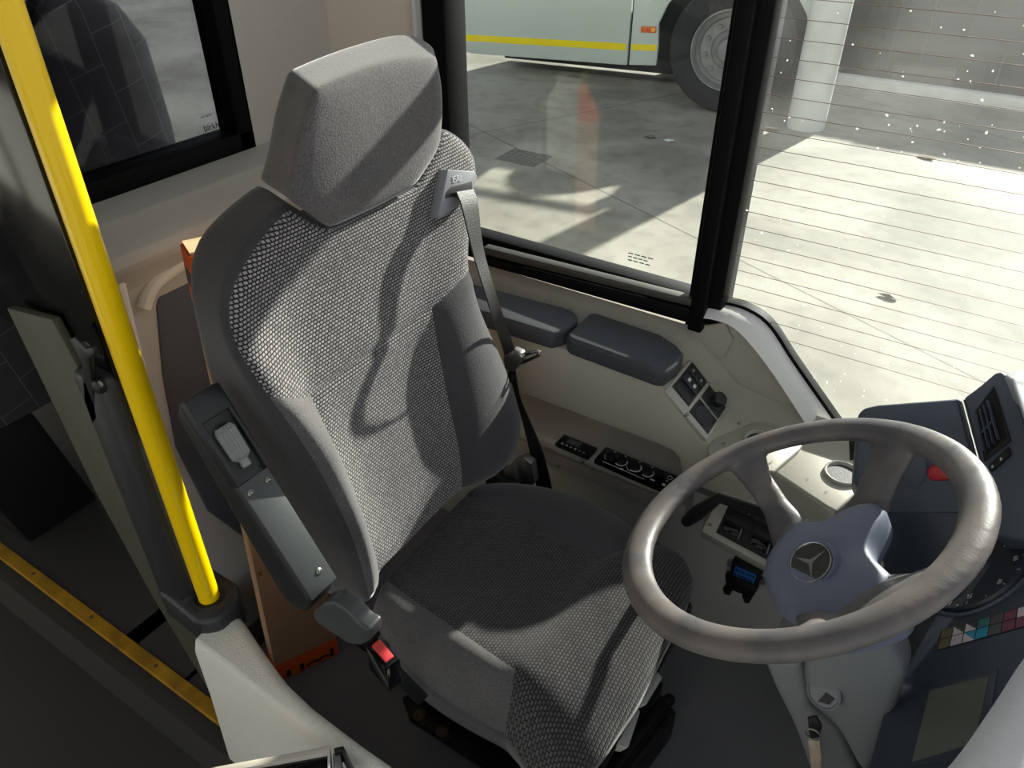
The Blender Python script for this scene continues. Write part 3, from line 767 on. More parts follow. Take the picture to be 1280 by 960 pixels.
prism('adjust_lever', [(-0.2126,0.6831,0.3800),(-0.2027,0.6736,0.3800),(-0.1928,0.6118,0.3800),(-0.2128,0.6047,0.3800),(-0.2178,0.6358,0.3800)], (-.012, 0, -.025), M['lever'], seat, .003)

# belt guide with lettering
gd = prism('belt_guide', [(-0.6751,0.8688,1.0779),(-0.6717,0.9314,1.0573),(-0.6703,0.9354,1.0489),(-0.6660,0.9154,1.0231),(-0.6653,0.8670,1.0194),(-0.6650,0.8311,1.0171),(-0.6662,0.8296,1.0248)], NB*-.02, M['plate'], seat, .002)
prism('guide_slot', [(-0.6691,0.8566,1.0493),(-0.6698,0.8696,1.0535),(-0.6691,0.8943,1.0494),(-0.6687,0.9183,1.0469),(-0.6664,0.9164,1.0329),(-0.6650,0.9078,1.0246),(-0.6674,0.8672,1.0388),(-0.6679,0.8505,1.0418)], NB*-.002, M['ink'], gd, .0006)
gq = Quad((-0.6708,0.8731,1.0570), (-0.6698,0.9201,1.0511), (-0.6712,0.9204,1.0595), (-0.6721,0.8736,1.0651))
text('guide_lettering', 'ISRI', gq.a+gq.n*0, gq.b-gq.a, gq.d-gq.a, .014, M['white'], gd)
# seat belt
def ribbon(name, L, R, m, p, n=30, th=.0014):
    a = resample(catmull(L), n); b = resample(catmull(R), n); bm = bmesh.new(); q = []
    for i in range(n+1):
        d = (a[min(i+1, n)]-a[max(i-1, 0)]).normalized(); nn = (b[i]-a[i]).cross(d).normalized()*th
        q.append([bm.verts.new(x) for x in (a[i]+nn, b[i]+nn, b[i]-nn, a[i]-nn)])
    for x, y in zip(q, q[1:]):
        for k in range(4): bm.faces.new((x[k], x[(k+1) % 4], y[(k+1) % 4], y[k]))
    bm.faces.new(q[0]); bm.faces.new(q[-1][::-1])
    return from_bm(name, bm, m, p, True, 50)
belt = ribbon('seat_belt', [(-0.6730,0.8689,1.0407), (-0.6618,0.8682,1.0470), (-0.6479,0.8636,1.0245), (-0.6257,0.8574,0.9579), (-0.6015,0.8622,0.8737), (-0.6636,1.0000,0.6817)], [(-0.6711,0.9165,1.0293), (-0.6601,0.9098,1.0364), (-0.6471,0.9011,1.0193), (-0.6258,0.8829,0.9583), (-0.6021,0.8854,0.8769), (-0.6407,1.0000,0.7039)], M['webbing'], seat)
ribbon('belt_lap', [(-0.6618,1.0000,0.6752), (-0.6385,1.0000,0.5957), (-0.6220,1.0100,0.5079), (-0.6018,1.0100,0.4232), (-0.5931,1.0100,0.3726)], [(-0.6441,1.0000,0.6745), (-0.6313,1.0000,0.6061), (-0.6115,1.0100,0.5425), (-0.5806,1.0100,0.4755), (-0.5595,1.0100,0.3963)], M['webbing_dark'], seat)
bm = bmesh.new()
add_prism(bm, [(-0.6606,0.9850,0.6962),(-0.6397,0.9850,0.7175),(-0.6225,0.9850,0.7149),(-0.6156,0.9850,0.7071),(-0.6223,0.9850,0.6891),(-0.6397,0.9850,0.6668),(-0.6573,0.9850,0.6674)], (0, .018, 0), .004, 3)
tg = from_bm('belt_tongue', bm, M['steel'], seat)
bm = bmesh.new()
add_prism(bm, [(-0.6257,0.9900,0.7111),(-0.5905,0.9900,0.7303),(-0.5839,0.9900,0.7292),(-0.5836,0.9900,0.7192),(-0.6186,0.9900,0.6911),(-0.6290,0.9900,0.6856),(-0.6170,0.9900,0.7004),(-0.5920,0.9900,0.7196),(-0.5904,0.9900,0.7252),(-0.6222,0.9900,0.7037)], (0, .004, 0), .0006)
from_bm('tongue_blade', bm, M['chrome'], tg)
tube('belt_button', [(-0.6432,0.9850,0.6637), (-0.6432,0.9850,0.6474)], .006, M['black'], seat, 10)
bm = bmesh.new()
add_prism(bm, [(-0.6299,0.9700,0.4667),(-0.6040,0.9700,0.4892),(-0.5856,0.9700,0.4815),(-0.5774,0.9700,0.4356),(-0.6012,0.9700,0.3999),(-0.6147,0.9700,0.4256)], (0, .02, 0), .003)
add_prism(bm, [(-0.6429,0.9550,0.4486),(-0.6183,0.9550,0.4770),(-0.6013,0.9550,0.4224),(-0.6394,0.9550,0.4075)], (0, .02, 0), .003)
from_bm('belt_anchor', bm, M['steel'], seat)
box('belt_anchor_box', (-.68, .945, .37), (-.60, .985, .44), M['black'], seat, .006)

# folded-up armrest
AY0, AY1 = .392, .442
arm = prism('armrest', [(-.556, AY0, .690), (-.680, AY0, .888), (-.691, AY0, .918), (-.704, AY0, .932), (-.722, AY0, .930), (-.733, AY0, .910), (-.618, AY0, .668), (-.596, AY0, .648), (-.572, AY0, .656)], (0, AY1-AY0, 0), M['armrest_side'], seat, .008, 3)
FQ = Quad((-.556, AY0, .690), (-.556, AY1, .690), (-.683, AY1, .893), (-.683, AY0, .893))
FQ.slab('armrest_cover', [(.06, .0), (.94, .0), (.94, .72), (.06, .72)], -.002, .0022, M['armrest'], arm, .001)
FQ.slab('armrest_hood', [(-.01, .72), (.13, .72), (.13, 1.08), (.87, 1.08), (.87, .72), (1.01, .72), (1.01, 1.22), (-.01, 1.22)], -.012, .008, M['armrest_side'], arm, .003)
FQ.slab('knob_well', [(.14, .75), (.86, .75), (.86, 1.07), (.14, 1.07)], -.004, .0015, M['ink'], arm)
kb = bmesh.new()
ka, kd = FQ.at(.5, .83, .004), FQ.at(.5, 1.05, .004)
nk = 20; ax = (kd-ka).normalized(); u_, w_, _ = basis(ax)
rings = []
for h, rr in ((0, .008), (.004, .0125), (.040, .0135), (.046, .010)):
    rings.append([kb.verts.new(ka+ax*h+u_*(rr*(1 if k % 2 else .86)*math.cos(2*PI*k/(2*nk)))+w_*(rr*(1 if k % 2 else .86)*math.sin(2*PI*k/(2*nk)))) for k in range(2*nk)])
for a, b in zip(rings, rings[1:]):
    for k in range(2*nk): kb.faces.new((a[k], a[(k+1) % (2*nk)], b[(k+1) % (2*nk)], b[k]))
kb.faces.new(rings[0]); kb.faces.new(rings[-1])
add_tube(kb, [ka-ax*.010, ka+ax*.002], .0065, 12)
from_bm('adjuster_knob', kb, M['knob'], arm, True, 20)
for uv in ((.22, .66), (.78, .66), (.62, .10)):
    screw(FQ.at(uv[0], uv[1], .0022), FQ.n, .0042, arm)
lathe('pivot_hole', (-.598, AY0-.0005, .672), (0, -1, 0), [(0, .0008), (.007, .0008), (.009, 0), (0, 0)], M['ink'], arm, 16)
prism('armrest_arm', [(-0.5679,0.4000,0.6533),(-0.5441,0.4000,0.6884),(-0.5217,0.4000,0.7064),(-0.4983,0.4000,0.7043),(-0.4798,0.4000,0.6901),(-0.4655,0.4000,0.6912),(-0.4689,0.4000,0.6670),(-0.4867,0.4000,0.6442),(-0.5076,0.4000,0.6319),(-0.5380,0.4000,0.6324),(-0.5659,0.4000,0.6354)], (0, .026, 0), M['armrest'], seat, .005, 3)
bq = Quad((-0.5075,0.4249,0.6000), (-0.4608,0.4123,0.6000), (-0.4559,0.4366,0.6000), (-0.5031,0.4517,0.6000))
bk = bq.slab('belt_buckle', [(0, 0), (1, 0), (1, 1), (0, 1)], -.05, .002, M['gloss'], seat, .004)
bq.slab('release_button', [(.16, .22), (.86, .22), (.86, .76), (.16, .76)], .001, .0045, M['redbtn'], bk, .0015)
ribbon('buckle_strap', [(-0.4905,0.4345,0.5600), (-0.4801,0.4511,0.5000), (-0.4699,0.4708,0.4400)], [(-0.4843,0.4504,0.5600), (-0.4785,0.4703,0.5000), (-0.4677,0.4907,0.4400)], M['black'], seat, 8, .003)

# ================================================================== STEERING WHEEL
WCn = V((-.082, .768, .773)); wn = V((-.546, -.05, 1)).normalized()
wv = V((0, 1, 0)); wv = (wv-wn*wv.dot(wn)).normalized(); wu = wv.cross(wn)
def W(u, v, h=0.): return WCn+wu*u+wv*v+wn*h
wheel = empty('steering_wheel', WCn-wn*.06, 'large four-spoke steering wheel with worn grey rim and blue-grey hub', 'steering wheel')
bm = bmesh.new()
RR, rr = .2050, .0212
nseg, ms = 120, 20
rings = []
for i in range(nseg):
    a = 2*PI*i/nseg
    rings.append([bm.verts.new(W((RR+rr*math.cos(2*PI*k/ms))*math.cos(a), (RR+rr*math.cos(2*PI*k/ms))*math.sin(a), rr*.66*math.sin(2*PI*k/ms))) for k in range(ms)])
for i in range(nseg):
    for k in range(ms): bm.faces.new((rings[i][k], rings[(i+1) % nseg][k], rings[(i+1) % nseg][(k+1) % ms], rings[i][(k+1) % ms]))
def spoke(a0, a1, w0, w1, wm, th=.016):
    """from the hub (angle a0) to the rim (angle a1), flaring at both ends"""
    a0, a1 = math.radians(a0), math.radians(a1)
    pts = [(.045, a0, -.090), (.085, a0*.75+a1*.25, -.083), (.125, a0*.4+a1*.6, -.060), (.162, a1, -.028), (.192, a1, -.005), (.206, a1, 0)]
    ws = [w0, w0*.7+wm*.3, wm, wm*1.05, wm*.6+w1*.5, w1]; ths = [th*1.3, th*1.1, th, th*.85, th*.62, th*.6]
    rg = []
    for (r, a, h), w, t in zip(pts, ws, ths):
        c = W(r*math.cos(a), r*math.sin(a), h); tdir = wu*-math.sin(a)+wv*math.cos(a)
        rg.append([bm.verts.new(c+tdir*(w*math.cos(2*PI*k/16))+wn*(t*math.sin(2*PI*k/16))) for k in range(16)])
    for x, y in zip(rg, rg[1:]):
        for k in range(16): bm.faces.new((x[k], x[(k+1) % 16], y[(k+1) % 16], y[k]))
    bm.faces.new(rg[0]); bm.faces.new(rg[-1][::-1])
spoke(120, 127, .036, .040, .020)
spoke(66, 62, .046, .040, .028)
spoke(-34, -34, .055, .075, .062, .018)
spoke(-66, -70, .034, .030, .020)
add_lathe(bm, W(0, 0, -.115), wn, [(0, .0), (.050, .0), (.056, .010), (.052, .026), (.04, .034), (0, .036)], 40)
bmesh.ops.recalc_face_normals(bm, faces=bm.faces)
rim = from_bm('wheel_rim', bm, M['wheel'], wheel, True, None)
md = rim.modifiers.new('remesh', 'REMESH'); md.mode = 'VOXEL'; md.voxel_size = .0038; md.use_smooth_shade = True
md = rim.modifiers.new('smooth', 'SMOOTH'); md.factor = .5; md.iterations = 7
# hub pad
bm = bmesh.new()
npd = 96; layers = [(1.05, -.034), (1.045, -.014), (1.0, -.002), (.93, .004), (.8, .0085), (.55, .012), (.3, .0135)]
def padr(a):
    r = .069
    for c_, A, s_ in ((122, .012, .30), (60, .056, .36), (-26, .056, .42), (-64, .036, .42)):
        d = (a-math.radians(c_)+PI) % (2*PI)-PI
        r += A*math.exp(-(d/s_)**2)
    return r*.92
def padp(f, a, h):
    # the pad sits low in the dish and slopes away from the window side
    r = f*padr(a); u, v = r*math.cos(a)+.016, r*math.sin(a)-.012
    return W(u, v, -.052+h+.16*v-.03*u)
rg = []
for f, h in layers: rg.append([bm.verts.new(padp(f, 2*PI*k/npd, h)) for k in range(npd)])
for x, y in zip(rg, rg[1:]):
    for k in range(npd): bm.faces.new((x[k], x[(k+1) % npd], y[(k+1) % npd], y[k]))
bm.faces.new(rg[-1])
pad = from_bm('hub_pad', bm, M['hub'], wheel, True, 60)
en = (wn-wv*.42-wu*.10).normalized(); ev_ = (wv-en*wv.dot(en)).normalized(); eu_ = ev_.cross(en)
EC = W(.019, -.027, -.0415)
lathe('hub_recess', EC, en, [(.034, -.008), (.031, .0012), (.0275, .0010), (.0265, -.002)], M['hub'], pad, 48)
lathe('emblem_ring', EC, en, [(.0272, .0), (.0268, .0030), (.0254, .0034), (.0245, .0022), (.0243, .0)], M['chrome'], pad, 48)
lathe('emblem_disc', EC, en, [(0, .0018), (.0243, .0016), (.025, -.001), (0, -.001)], M['emblem'], pad, 40)
bm = bmesh.new()
th0 = math.radians(40)
cv = bm.verts.new(EC+en*.0045)
outer = []
for k in range(3):
    a = th0+k*2*PI/3
    for da, r in ((0, .0238), (PI/3, .0034)):
        outer.append(bm.verts.new(EC+en*(.0022 if da == 0 else .0028)+eu_*(r*math.cos(a+da))+ev_*(r*math.sin(a+da))))
for k in range(6): bm.faces.new((cv, outer[k], outer[(k+1) % 6]))
cb2 = bm.verts.new(EC+en*.0012)
for k in range(6): bm.faces.new((cb2, outer[(k+1) % 6], outer[k]))
from_bm('emblem_star', bm, M['star'], pad, False)

# ================================================================== STEERING COLUMN
colm = empty('steering_shroud', (.05, .77, .3), 'grey steering column shroud with round ignition lock below the wheel', 'steering column')
prism('column_shroud', [(-0.0247,0.6900,0.6762),(-0.0107,0.6900,0.5976),(0.0073,0.6900,0.5568),(0.0492,0.6900,0.5326),(0.0974,0.6900,0.4665),(0.1032,0.6900,0.5057),(0.0910,0.6900,0.6879),(0.0561,0.6900,0.7280),(0.0142,0.6900,0.7340)], (.0, .055, .0), M['column'], colm, .018, 4)
prism('column_lower_cover', [(-0.0649,0.7150,0.5727),(-0.0407,0.7150,0.5273),(-0.0028,0.7150,0.4707),(0.0395,0.7150,0.3880),(0.1068,0.7150,0.4153),(0.0544,0.7150,0.5017),(0.0100,0.7150,0.5221),(-0.0166,0.7150,0.5963)], (0, .14, 0), M['column'], colm, .010, 3)
tube('column_neck', [W(0, 0, -.122), W(0, 0, -.15), W(0, 0, -.22), W(0, 0, -.38)], [.044, .044, .044, .044], M['column'], colm, 28)
lk = V((0.0188,0.6880,0.5972))
la = V((-.25, -.88, .42))
lock = lathe('ignition_lock', lk, la, [(.0215, -.006), (.0215, .0015), (.019, .003), (.0178, .001), (0, .001)], M['column'], colm, 32)
u_, w_, _ = basis(la)
bm = bmesh.new(); add_prism(bm, [lk+la.normalized()*.0012+u_*x+w_*y for x, y in ((-.001, -.014), (.012, -.008), (.014, .003), (.002, .003))], la*.001)
from_bm('key_slot', bm, M['ink'], lock)
tube('indicator_stalk', [(.0, .82, .69), (-.03, .88, .68), (-0.2113,0.9300,0.6185), (-0.2467,0.9500,0.5495), (-0.2654,0.9600,0.5101)], [.010, .009, .009, .013, .010], M['black'], colm, 14)
kt = empty('key_tag', (0.0216,0.6800,0.5415), 'pale cloth tag hanging from the key in the steering column', 'key tag')
prism('tag_strap', [(0.0215,0.6680,0.5198),(0.0326,0.6680,0.5339),(0.0424,0.6680,0.5038),(0.0554,0.6680,0.4375),(0.0442,0.6680,0.4257),(0.0342,0.6680,0.4763)], (0, .004, 0), M['tag'], kt, .001)
bm = bmesh.new(); c_ = V((0.0243,0.6670,0.5405))
add_tube(bm, [c_+V((.0095*math.cos(a), -.002, .0105*math.sin(a))) for a in [2*PI*k/24 for k in range(25)]], .0012, 8)
from_bm('key_ring', bm, M['steel'], kt)
prism('key_head', [(0.0114,0.6720,0.5562),(0.0200,0.6720,0.5673),(0.0298,0.6720,0.5547),(0.0321,0.6720,0.5313),(0.0227,0.6720,0.5188)], (0, .004, 0), M['ink'], kt, .0012)

# ================================================================== DASHBOARD
dash = empty('dashboard', (.3, .8, .3), 'dark wraparound dashboard beyond the steering wheel', 'dashboard')
c55, s55 = math.cos(math.radians(55)), math.sin(math.radians(55))
PO = V((.098, .84, .62)); PT = V((c55, 0, s55)); PY = V((0, 1, 0)); PN = V((-s55, 0, c55))
def P_(t, y, h=0.): return PO+PT*t+PY*y+PN*h
def pslab(name, ty, h0, h1, m, p, bev=0.): return prism(name, [P_(t, y, h0) for t, y in ty], PN*(h1-h0), m, p, bev)
curve = [(.225, -.05), (.19, -.075), (.154, -.118), (.125, -.178), (.09, -.243), (.04, -.30), (-.02, -.34)]
pslab('instrument_panel', [(-.02, .20), (.225, .20)]+curve, -.03, 0, M['dash_dark'], dash, .002)
bm = bmesh.new()
add_prism(bm, [(.10, .45, .60), (.21, .45, .755), (.62, .45, .775), (.62, .45, .1), (.25, .45, .1), (.12, .45, .50)], (0, .72, 0), .02, 3)
body_ = from_bm('dash_body', bm, M['dash'], dash)
# pale rounded surround on the passenger side of the instruments
cc = catmull([V((t, y, 0)) for t, y in curve], 5)
bm = bmesh.new(); rg = []
for i, p in enumerate(cc):
    d = (cc[min(i+1, len(cc)-1)]-cc[max(i-1, 0)]).normalized(); o_ = V((d.y, -d.x, 0))
    if o_.y > 0: o_ = -o_
    sec = [(0, -.02), (.002, .004), (.012, .012), (.05, .008), (.10, -.01), (.14, -.05), (.14, -.10)]
    rg.append([bm.verts.new(P_(p.x+o_.x*a, p.y+o_.y*a, h)) for a, h in sec])
for x, y in zip(rg, rg[1:]):
    for k in range(6): bm.faces.new((x[k], x[k+1], y[k+1], y[k]))
from_bm('panel_surround', bm, M['rim_light'], dash, True, 60)
# warning lamp cells: two rows of ten
w0, w1 = .0385, .172
lampg = pslab('lamp_strip', [(w0-.002, -.060), (w1, -.060), (w1, -.024), (w0-.002, -.024)], 0, .0006, M['ink'], dash)
cols = [((0,), (0,)), ((1, 7), (2, 2)), ((1, 7), (1, 4)), ((3,), (4,)), ((5,), (5,)), ((6,), (6,)), ((1,), (6,)), ((7,), (7,))]
cw = (w1-w0)/8
for k, (up, lo) in enumerate(cols):
    t0, t1 = w0+cw*k+.0008, w0+cw*(k+1)-.0008
    for row, cs in ((0, lo), (1, up)):
        y0, y1 = (-.0585, -.0425) if row == 0 else (-.0405, -.0255)
        if len(cs) == 1:
            pslab('warning_lamp', [(t0, y0), (t1, y0), (t1, y1), (t0, y1)], .0006, .0012, CELLS[cs[0]], lampg)
        else:
            pslab('warning_lamp', [(t0, y0), (t1, y0), (t0, y1)], .0006, .0012, CELLS[cs[0]], lampg)
            pslab('warning_lamp', [(t1, y0), (t1, y1), (t0, y1)], .0006, .0012, CELLS[cs[1]], lampg)
pslab('display_bezel', [(.030, -.235), (.125, -.235), (.125, -.118), (.030, -.118)], 0, .0012, M['dash_dark'], dash, .0005)
pslab('display_screen', [(.040, -.229), (.112, -.217), (.1165, -.126), (.042, -.1275)], .0012, .0018, M['lcd'], dash)
GC = (.078, .074); GR = .069
gc = P_(*GC)
ga = lathe('speedometer', gc, PN, [(0, .001), (GR, .001), (GR+.001, .006), (GR+.004, .006), (GR+.006, 0), (0, 0)], M['gauge'], dash, 64)
ring2 = lathe('gauge_rim', gc, PN, [(GR+.010, .0), (GR+.011, .003), (GR+.013, .003), (GR+.014, 0)], M['dash'], ga, 64)
bm = bmesh.new()
for k in range(25):
    a = math.radians(-150+k*300/24)
    r0 = GR*(.84 if k % 2 == 0 else .90); d = (math.cos(a), math.sin(a)); q_ = (-d[1]*.0006, d[0]*.0006)
    add_prism(bm, [P_(GC[0]+d[0]*r+q_[0]*s, GC[1]+d[1]*r+q_[1]*s, .0012) for r, s in ((r0, -1), (GR*.95, -1), (GR*.95, 1), (r0, 1))], PN*.0004)
from_bm('gauge_ticks', bm, M['white'], ga, False)
for k in range(7):
    a = math.radians(-150+k*50)
    text('gauge_number', str(20*k), P_(GC[0]+math.cos(a)*GR*.70-.003, GC[1]+math.sin(a)*GR*.70+.004, .0014), -PY, PT, .0095, M['white'], ga)
pslab('gauge_needle', [(GC[0]-.004, GC[1]-.001), (GC[0]-.002, GC[1]+.002), (GC[0]-.042, GC[1]-.034), (GC[0]-.043, GC[1]-.036)], .003, .0045, M['needle'], ga)
# left wing of the dash, turned to the driver
lw = prism('dash_wing', [(-0.0590,1.0404,0.7437),(-0.0662,1.0518,0.7666),(-0.0612,1.0570,0.7788),(-0.0422,1.0603,0.7904),(0.0536,1.0701,0.8343),(0.1086,1.0271,0.7552),(0.1437,0.9945,0.6937),(0.0269,0.9793,0.6332),(-0.0417,1.0087,0.6799)], (.0, .05, -.06), M['dash'], dash, .006, 3)
prism('wing_recess', [(-0.0022,0.9893,0.6502),(0.1236,1.0020,0.7073),(0.1543,0.9793,0.6660),(0.1359,0.9531,0.6055),(0.0531,0.9423,0.5626)], (.0, .04, 0), M['dash_dark'], dash, .002)
vent_face = prism('vent_housing', [(0.0536,1.0701,0.8343),(0.0655,1.0742,0.8556),(0.0775,1.0806,0.8804),(0.0844,1.0787,0.8866),(0.0960,1.0661,0.8839),(0.1283,1.0160,0.8552),(0.1611,0.9593,0.8180),(0.1892,0.9011,0.7724),(0.1339,0.9261,0.7355),(0.1044,0.9870,0.7831)], (.06, .03, -.05), M['dash'], dash, .007, 3)
prism('dash_top', [(0.0813,1.0466,0.9000),(0.0934,1.0369,0.9000),(0.1227,0.9263,0.9000),(0.1516,0.7873,0.9000),(0.1933,0.8144,0.9000),(0.1853,1.1739,0.9000)], (.10, 0, -.14), M['dash_lit'], dash, .008, 3)
tube('wing_crease', [(0.0563,1.0669,0.8333),(0.0813,1.0259,0.8079),(0.1066,0.9848,0.7829)], .0010, M['dash'], dash, 8)
tube('wing_crease', [(0.0491,1.0675,0.8300),(0.0750,1.0465,0.7911),(0.1016,1.0257,0.7528)], .0012, M['dash_dark'], dash, 8)
VQ = Quad((0.1023,0.9979,0.7979), (0.1186,1.0069,0.8319), (0.0844,1.0618,0.8650), (0.0753,1.0467,0.8317))
vt = VQ.slab('air_vent', [(-.05, -.05), (1.05, -.05), (1.05, 1.05), (-.05, 1.05)], 0, .002, M['black'], vent_face, .0008)
VQ.slab('vent_well', [(.04, .04), (.97, .04), (.97, .97), (.04, .97)], .002, .0026, M['ink'], vt)
for k in range(4):
    u0 = .10+k*.20
    VQ.slab('vent_slat', [(u0, .08), (u0+.035, .08), (u0+.035, .88), (u0, .88)], .0026, .011, M['dash'], vt, .0006)
VQ.slab('vent_slat', [(.10, .46), (.72, .46), (.72, .49), (.10, .49)], .0026, .008, M['dash'], vt)
SQ = Quad((0.1090,0.9894,0.7947), (0.1198,0.9956,0.8174), (0.1117,1.0078,0.8242), (0.1004,1.0026,0.8021))
SQ2 = Quad((0.1138,0.9824,0.7910), (0.1265,0.9916,0.8206), (0.1157,1.0094,0.8316), (0.1044,0.9978,0.8004))
sw = SQ2.slab('rocker_switch', [(0, -.05), (1, -.05), (1, .42), (0, .42)], 0, .005, M['black'], vent_face, .0012)
for a, b in ((.12, .2), (.55, .63)):
    SQ2.slab('switch_mark', [(a, .05), (b, .05), (b, .2), (a, .2)], .005, .0054, M['white'], sw)
lv = prism('red_lever', [(0.0456,1.0205,0.7356),(0.0500,1.0240,0.7441),(0.0739,1.0270,0.7563),(0.0900,1.0232,0.7520),(0.0927,1.0183,0.7421),(0.0572,1.0141,0.7247),(0.0498,1.0161,0.7272)], V((-.1, -.9, .42))*.012, M['red'], dash, .003, 3)
prism('wing_pocket', [(0.0064,1.0325,0.7449),(0.0316,1.0355,0.7573),(0.0472,1.0210,0.7299),(0.0420,1.0089,0.7026),(0.0226,1.0103,0.7011)], V((-.1, -.9, .42))*.002, M['dash'], dash, .0008)
prism('wing_bracket', [(-0.0679,1.0800,0.6938),(-0.0501,1.0800,0.7050),(-0.0391,1.0800,0.6708),(-0.0581,1.0800,0.6585)], (0, .03, 0), M['ink'], dash, .001)
tube('wing_rod', [(-0.0516,1.0750,0.6719), (-0.0460,1.0750,0.6443)], .0016, M['steel'], dash, 8)

# ================================================================== SIDE CONSOLE
con = empty('side_console', (-.6, 1.15, .55), 'beige armrest console along the wall under the side window', 'console')
bm = bmesh.new(); rg = []
for x, zt, zb, yb in ((-1.05, .705, .552, 1.080), (-.392, .705, .552, 1.080), (-.345, .664, .548, 1.080), (-.332, .652, .535, 1.081), (-.324, .645, .47, 1.10), (-.287, .612, .47, 1.10), (-.20, .602, .47, 1.10), (.0, .600, .47, 1.10)):
    rg.append([bm.verts.new((x, y, z)) for y, z in ((1.214, zt+.028), (1.185, zt+.004), (1.165, zt), (1.080, zt-.005), (1.068, zt-.010), (1.064, zt-.022), (yb-.004, zb+.01), (yb, zb), (1.214, zb))])
for a, b in zip(rg, rg[1:]):
    for k in range(9): bm.faces.new((a[k], b[k], b[(k+1) % 9], a[(k+1) % 9]))
bm.faces.new(rg[0]); bm.faces.new(rg[-1][::-1])
from_bm('console_body', bm, M['console'], con, True, 40)
box('console_recess', (-1.05, 1.196, .44), (-.335, 1.213, .56), M['console_dark'], con)
bm = bmesh.new()
add_prism(bm, [(-1.05, 1.205, .452), (-1.05, 1.098, .446), (-1.05, 1.088, .440), (-1.05, 1.086, .425), (-1.05, 1.10, .405), (-1.05, 1.112, .395), (-1.05, 1.114, .36), (-1.05, 1.165, .34), (-1.05, 1.205, .34)], (.735, 0, 0), .003)
from_bm('console_shelf', bm, M['shelf'], con)
prism('arm_pad', [(-0.8305,1.1297,0.7350),(-0.6072,1.1461,0.7350),(-0.5851,1.1314,0.7350),(-0.5761,1.1090,0.7350),(-0.5781,1.0734,0.7350),(-0.5931,1.0470,0.7350),(-0.7679,1.0417,0.7350)], (0, 0, -.036), M['arm_pad'], con, .007, 4)
prism('arm_pad', [(-0.5727,1.1466,0.7350),(-0.5681,1.1605,0.7350),(-0.4270,1.1548,0.7350),(-0.3885,1.1376,0.7350),(-0.3652,1.1183,0.7350),(-0.3635,1.0861,0.7350),(-0.3700,1.0468,0.7350),(-0.3857,1.0424,0.7350),(-0.5581,1.0500,0.7350),(-0.5711,1.0612,0.7350)], (0, 0, -.036), M['arm_pad'], con, .008, 4)
# sloping switch panel
CQ = Quad((-0.3761,1.0660,0.6794), (-0.2866,1.0660,0.6053), (-0.2853,1.1650,0.6154), (-0.3697,1.1650,0.6941))
cpn = CQ.slab('switch_panel', [(.0, .0), (1, .0), (1, 1), (0, 1)], -.01, .004, M['console_silver'], con, .003)
g1 = CQ.slab('switch_block', [(.05, .19), (.45, .19), (.45, .95), (.05, .95)], .004, .0055, M['black'], cpn, .0006)
for k, v0 in enumerate((.21, .47, .72)):
    CQ.slab('rocker', [(.08, v0), (.42, v0), (.42, v0+.22), (.08, v0+.22)], .0055, (.0065, .0095, .008)[k], M['black'], g1, .001)
for u0 in (.16, .29): CQ.slab('switch_mark', [(u0, .54), (u0+.05, .54), (u0+.05, .62), (u0, .62)], .0095, .0098, M['white'], g1)
for u0 in (.13, .33): CQ.slab('switch_mark', [(u0, .79), (u0+.04, .79), (u0+.04, .85), (u0, .85)], .008, .0083, M['knob'], g1)
kp = CQ.slab('mirror_switch', [(.51, .58), (.95, .58), (.95, .95), (.51, .95)], .004, .0055, M['black'], cpn, .0012)
lathe('mirror_knob', CQ.at(.74, .79, .0055), CQ.n, [(.020, 0), (.019, .002), (.013, .003), (.012, .009), (.0135, .016), (.012, .019), (0, .0195)], M['black'], kp, 28)
bp_ = CQ.slab('blank_cover', [(.50, .12), (.95, .12), (.95, .53), (.50, .53)], .004, .0055, M['black'], cpn, .0012)
lathe('cover_disc', CQ.at(.725, .325, .0055), CQ.n, [(.019, 0), (.0185, .0015), (.017, .0012), (0, .0014)], M['black'], bp_, 32)
for uv in ((.50, .03), (.48, 1.0-.03)): screw(CQ.at(uv[0], uv[1], .004), CQ.n, .0035, cpn)
# cup holder plate and wide plate
prism('cup_plate', [(-0.2776,1.0501,0.6060),(-0.2825,1.1329,0.6060),(-0.2795,1.1661,0.6060),(-0.2507,1.1791,0.6060),(-0.1395,1.1872,0.6060),(-0.1411,1.1336,0.6060),(-0.1603,1.0521,0.6060),(-0.2359,1.0197,0.6060),(-0.2582,1.0224,0.6060)], (0, 0, -.03), M['console_silver'], con, .004, 3)
prism('wide_plate', [(-0.1759,1.0792,0.6000),(-0.1484,1.1635,0.6000),(-0.0616,1.2305,0.6000),(-0.0191,1.1281,0.6000),(-0.0491,1.0196,0.6000),(-0.0647,1.0223,0.6000),(-0.1614,1.0594,0.6000)], (0, 0, -.05), M['console_silver'], con, .005, 3)
for c_, r_ in (((-0.2066,1.1168,0.6080), .026), ((-0.0642,1.1150,0.6020), .028)):
    cp = lathe('cup_holder', c_, (0, 0, 1), [(0, -.001), (r_*.86, -.001), (r_*.9, .0002), (r_*.93, .003), (r_, .004), (r_*1.07, .003), (r_*1.1, -.002)], M['console_silver'], con, 40)
    lathe('cup_well', c_, (0, 0, 1), [(0, -.0006), (r_*.85, -.0006), (r_*.85, -.002), (0, -.002)], M['post'], cp, 40)
for c_ in ((-0.2555,1.0760,0.6070),(-0.2538,1.1444,0.6070)): screw(c_, (0, 0, 1), .0035, con)
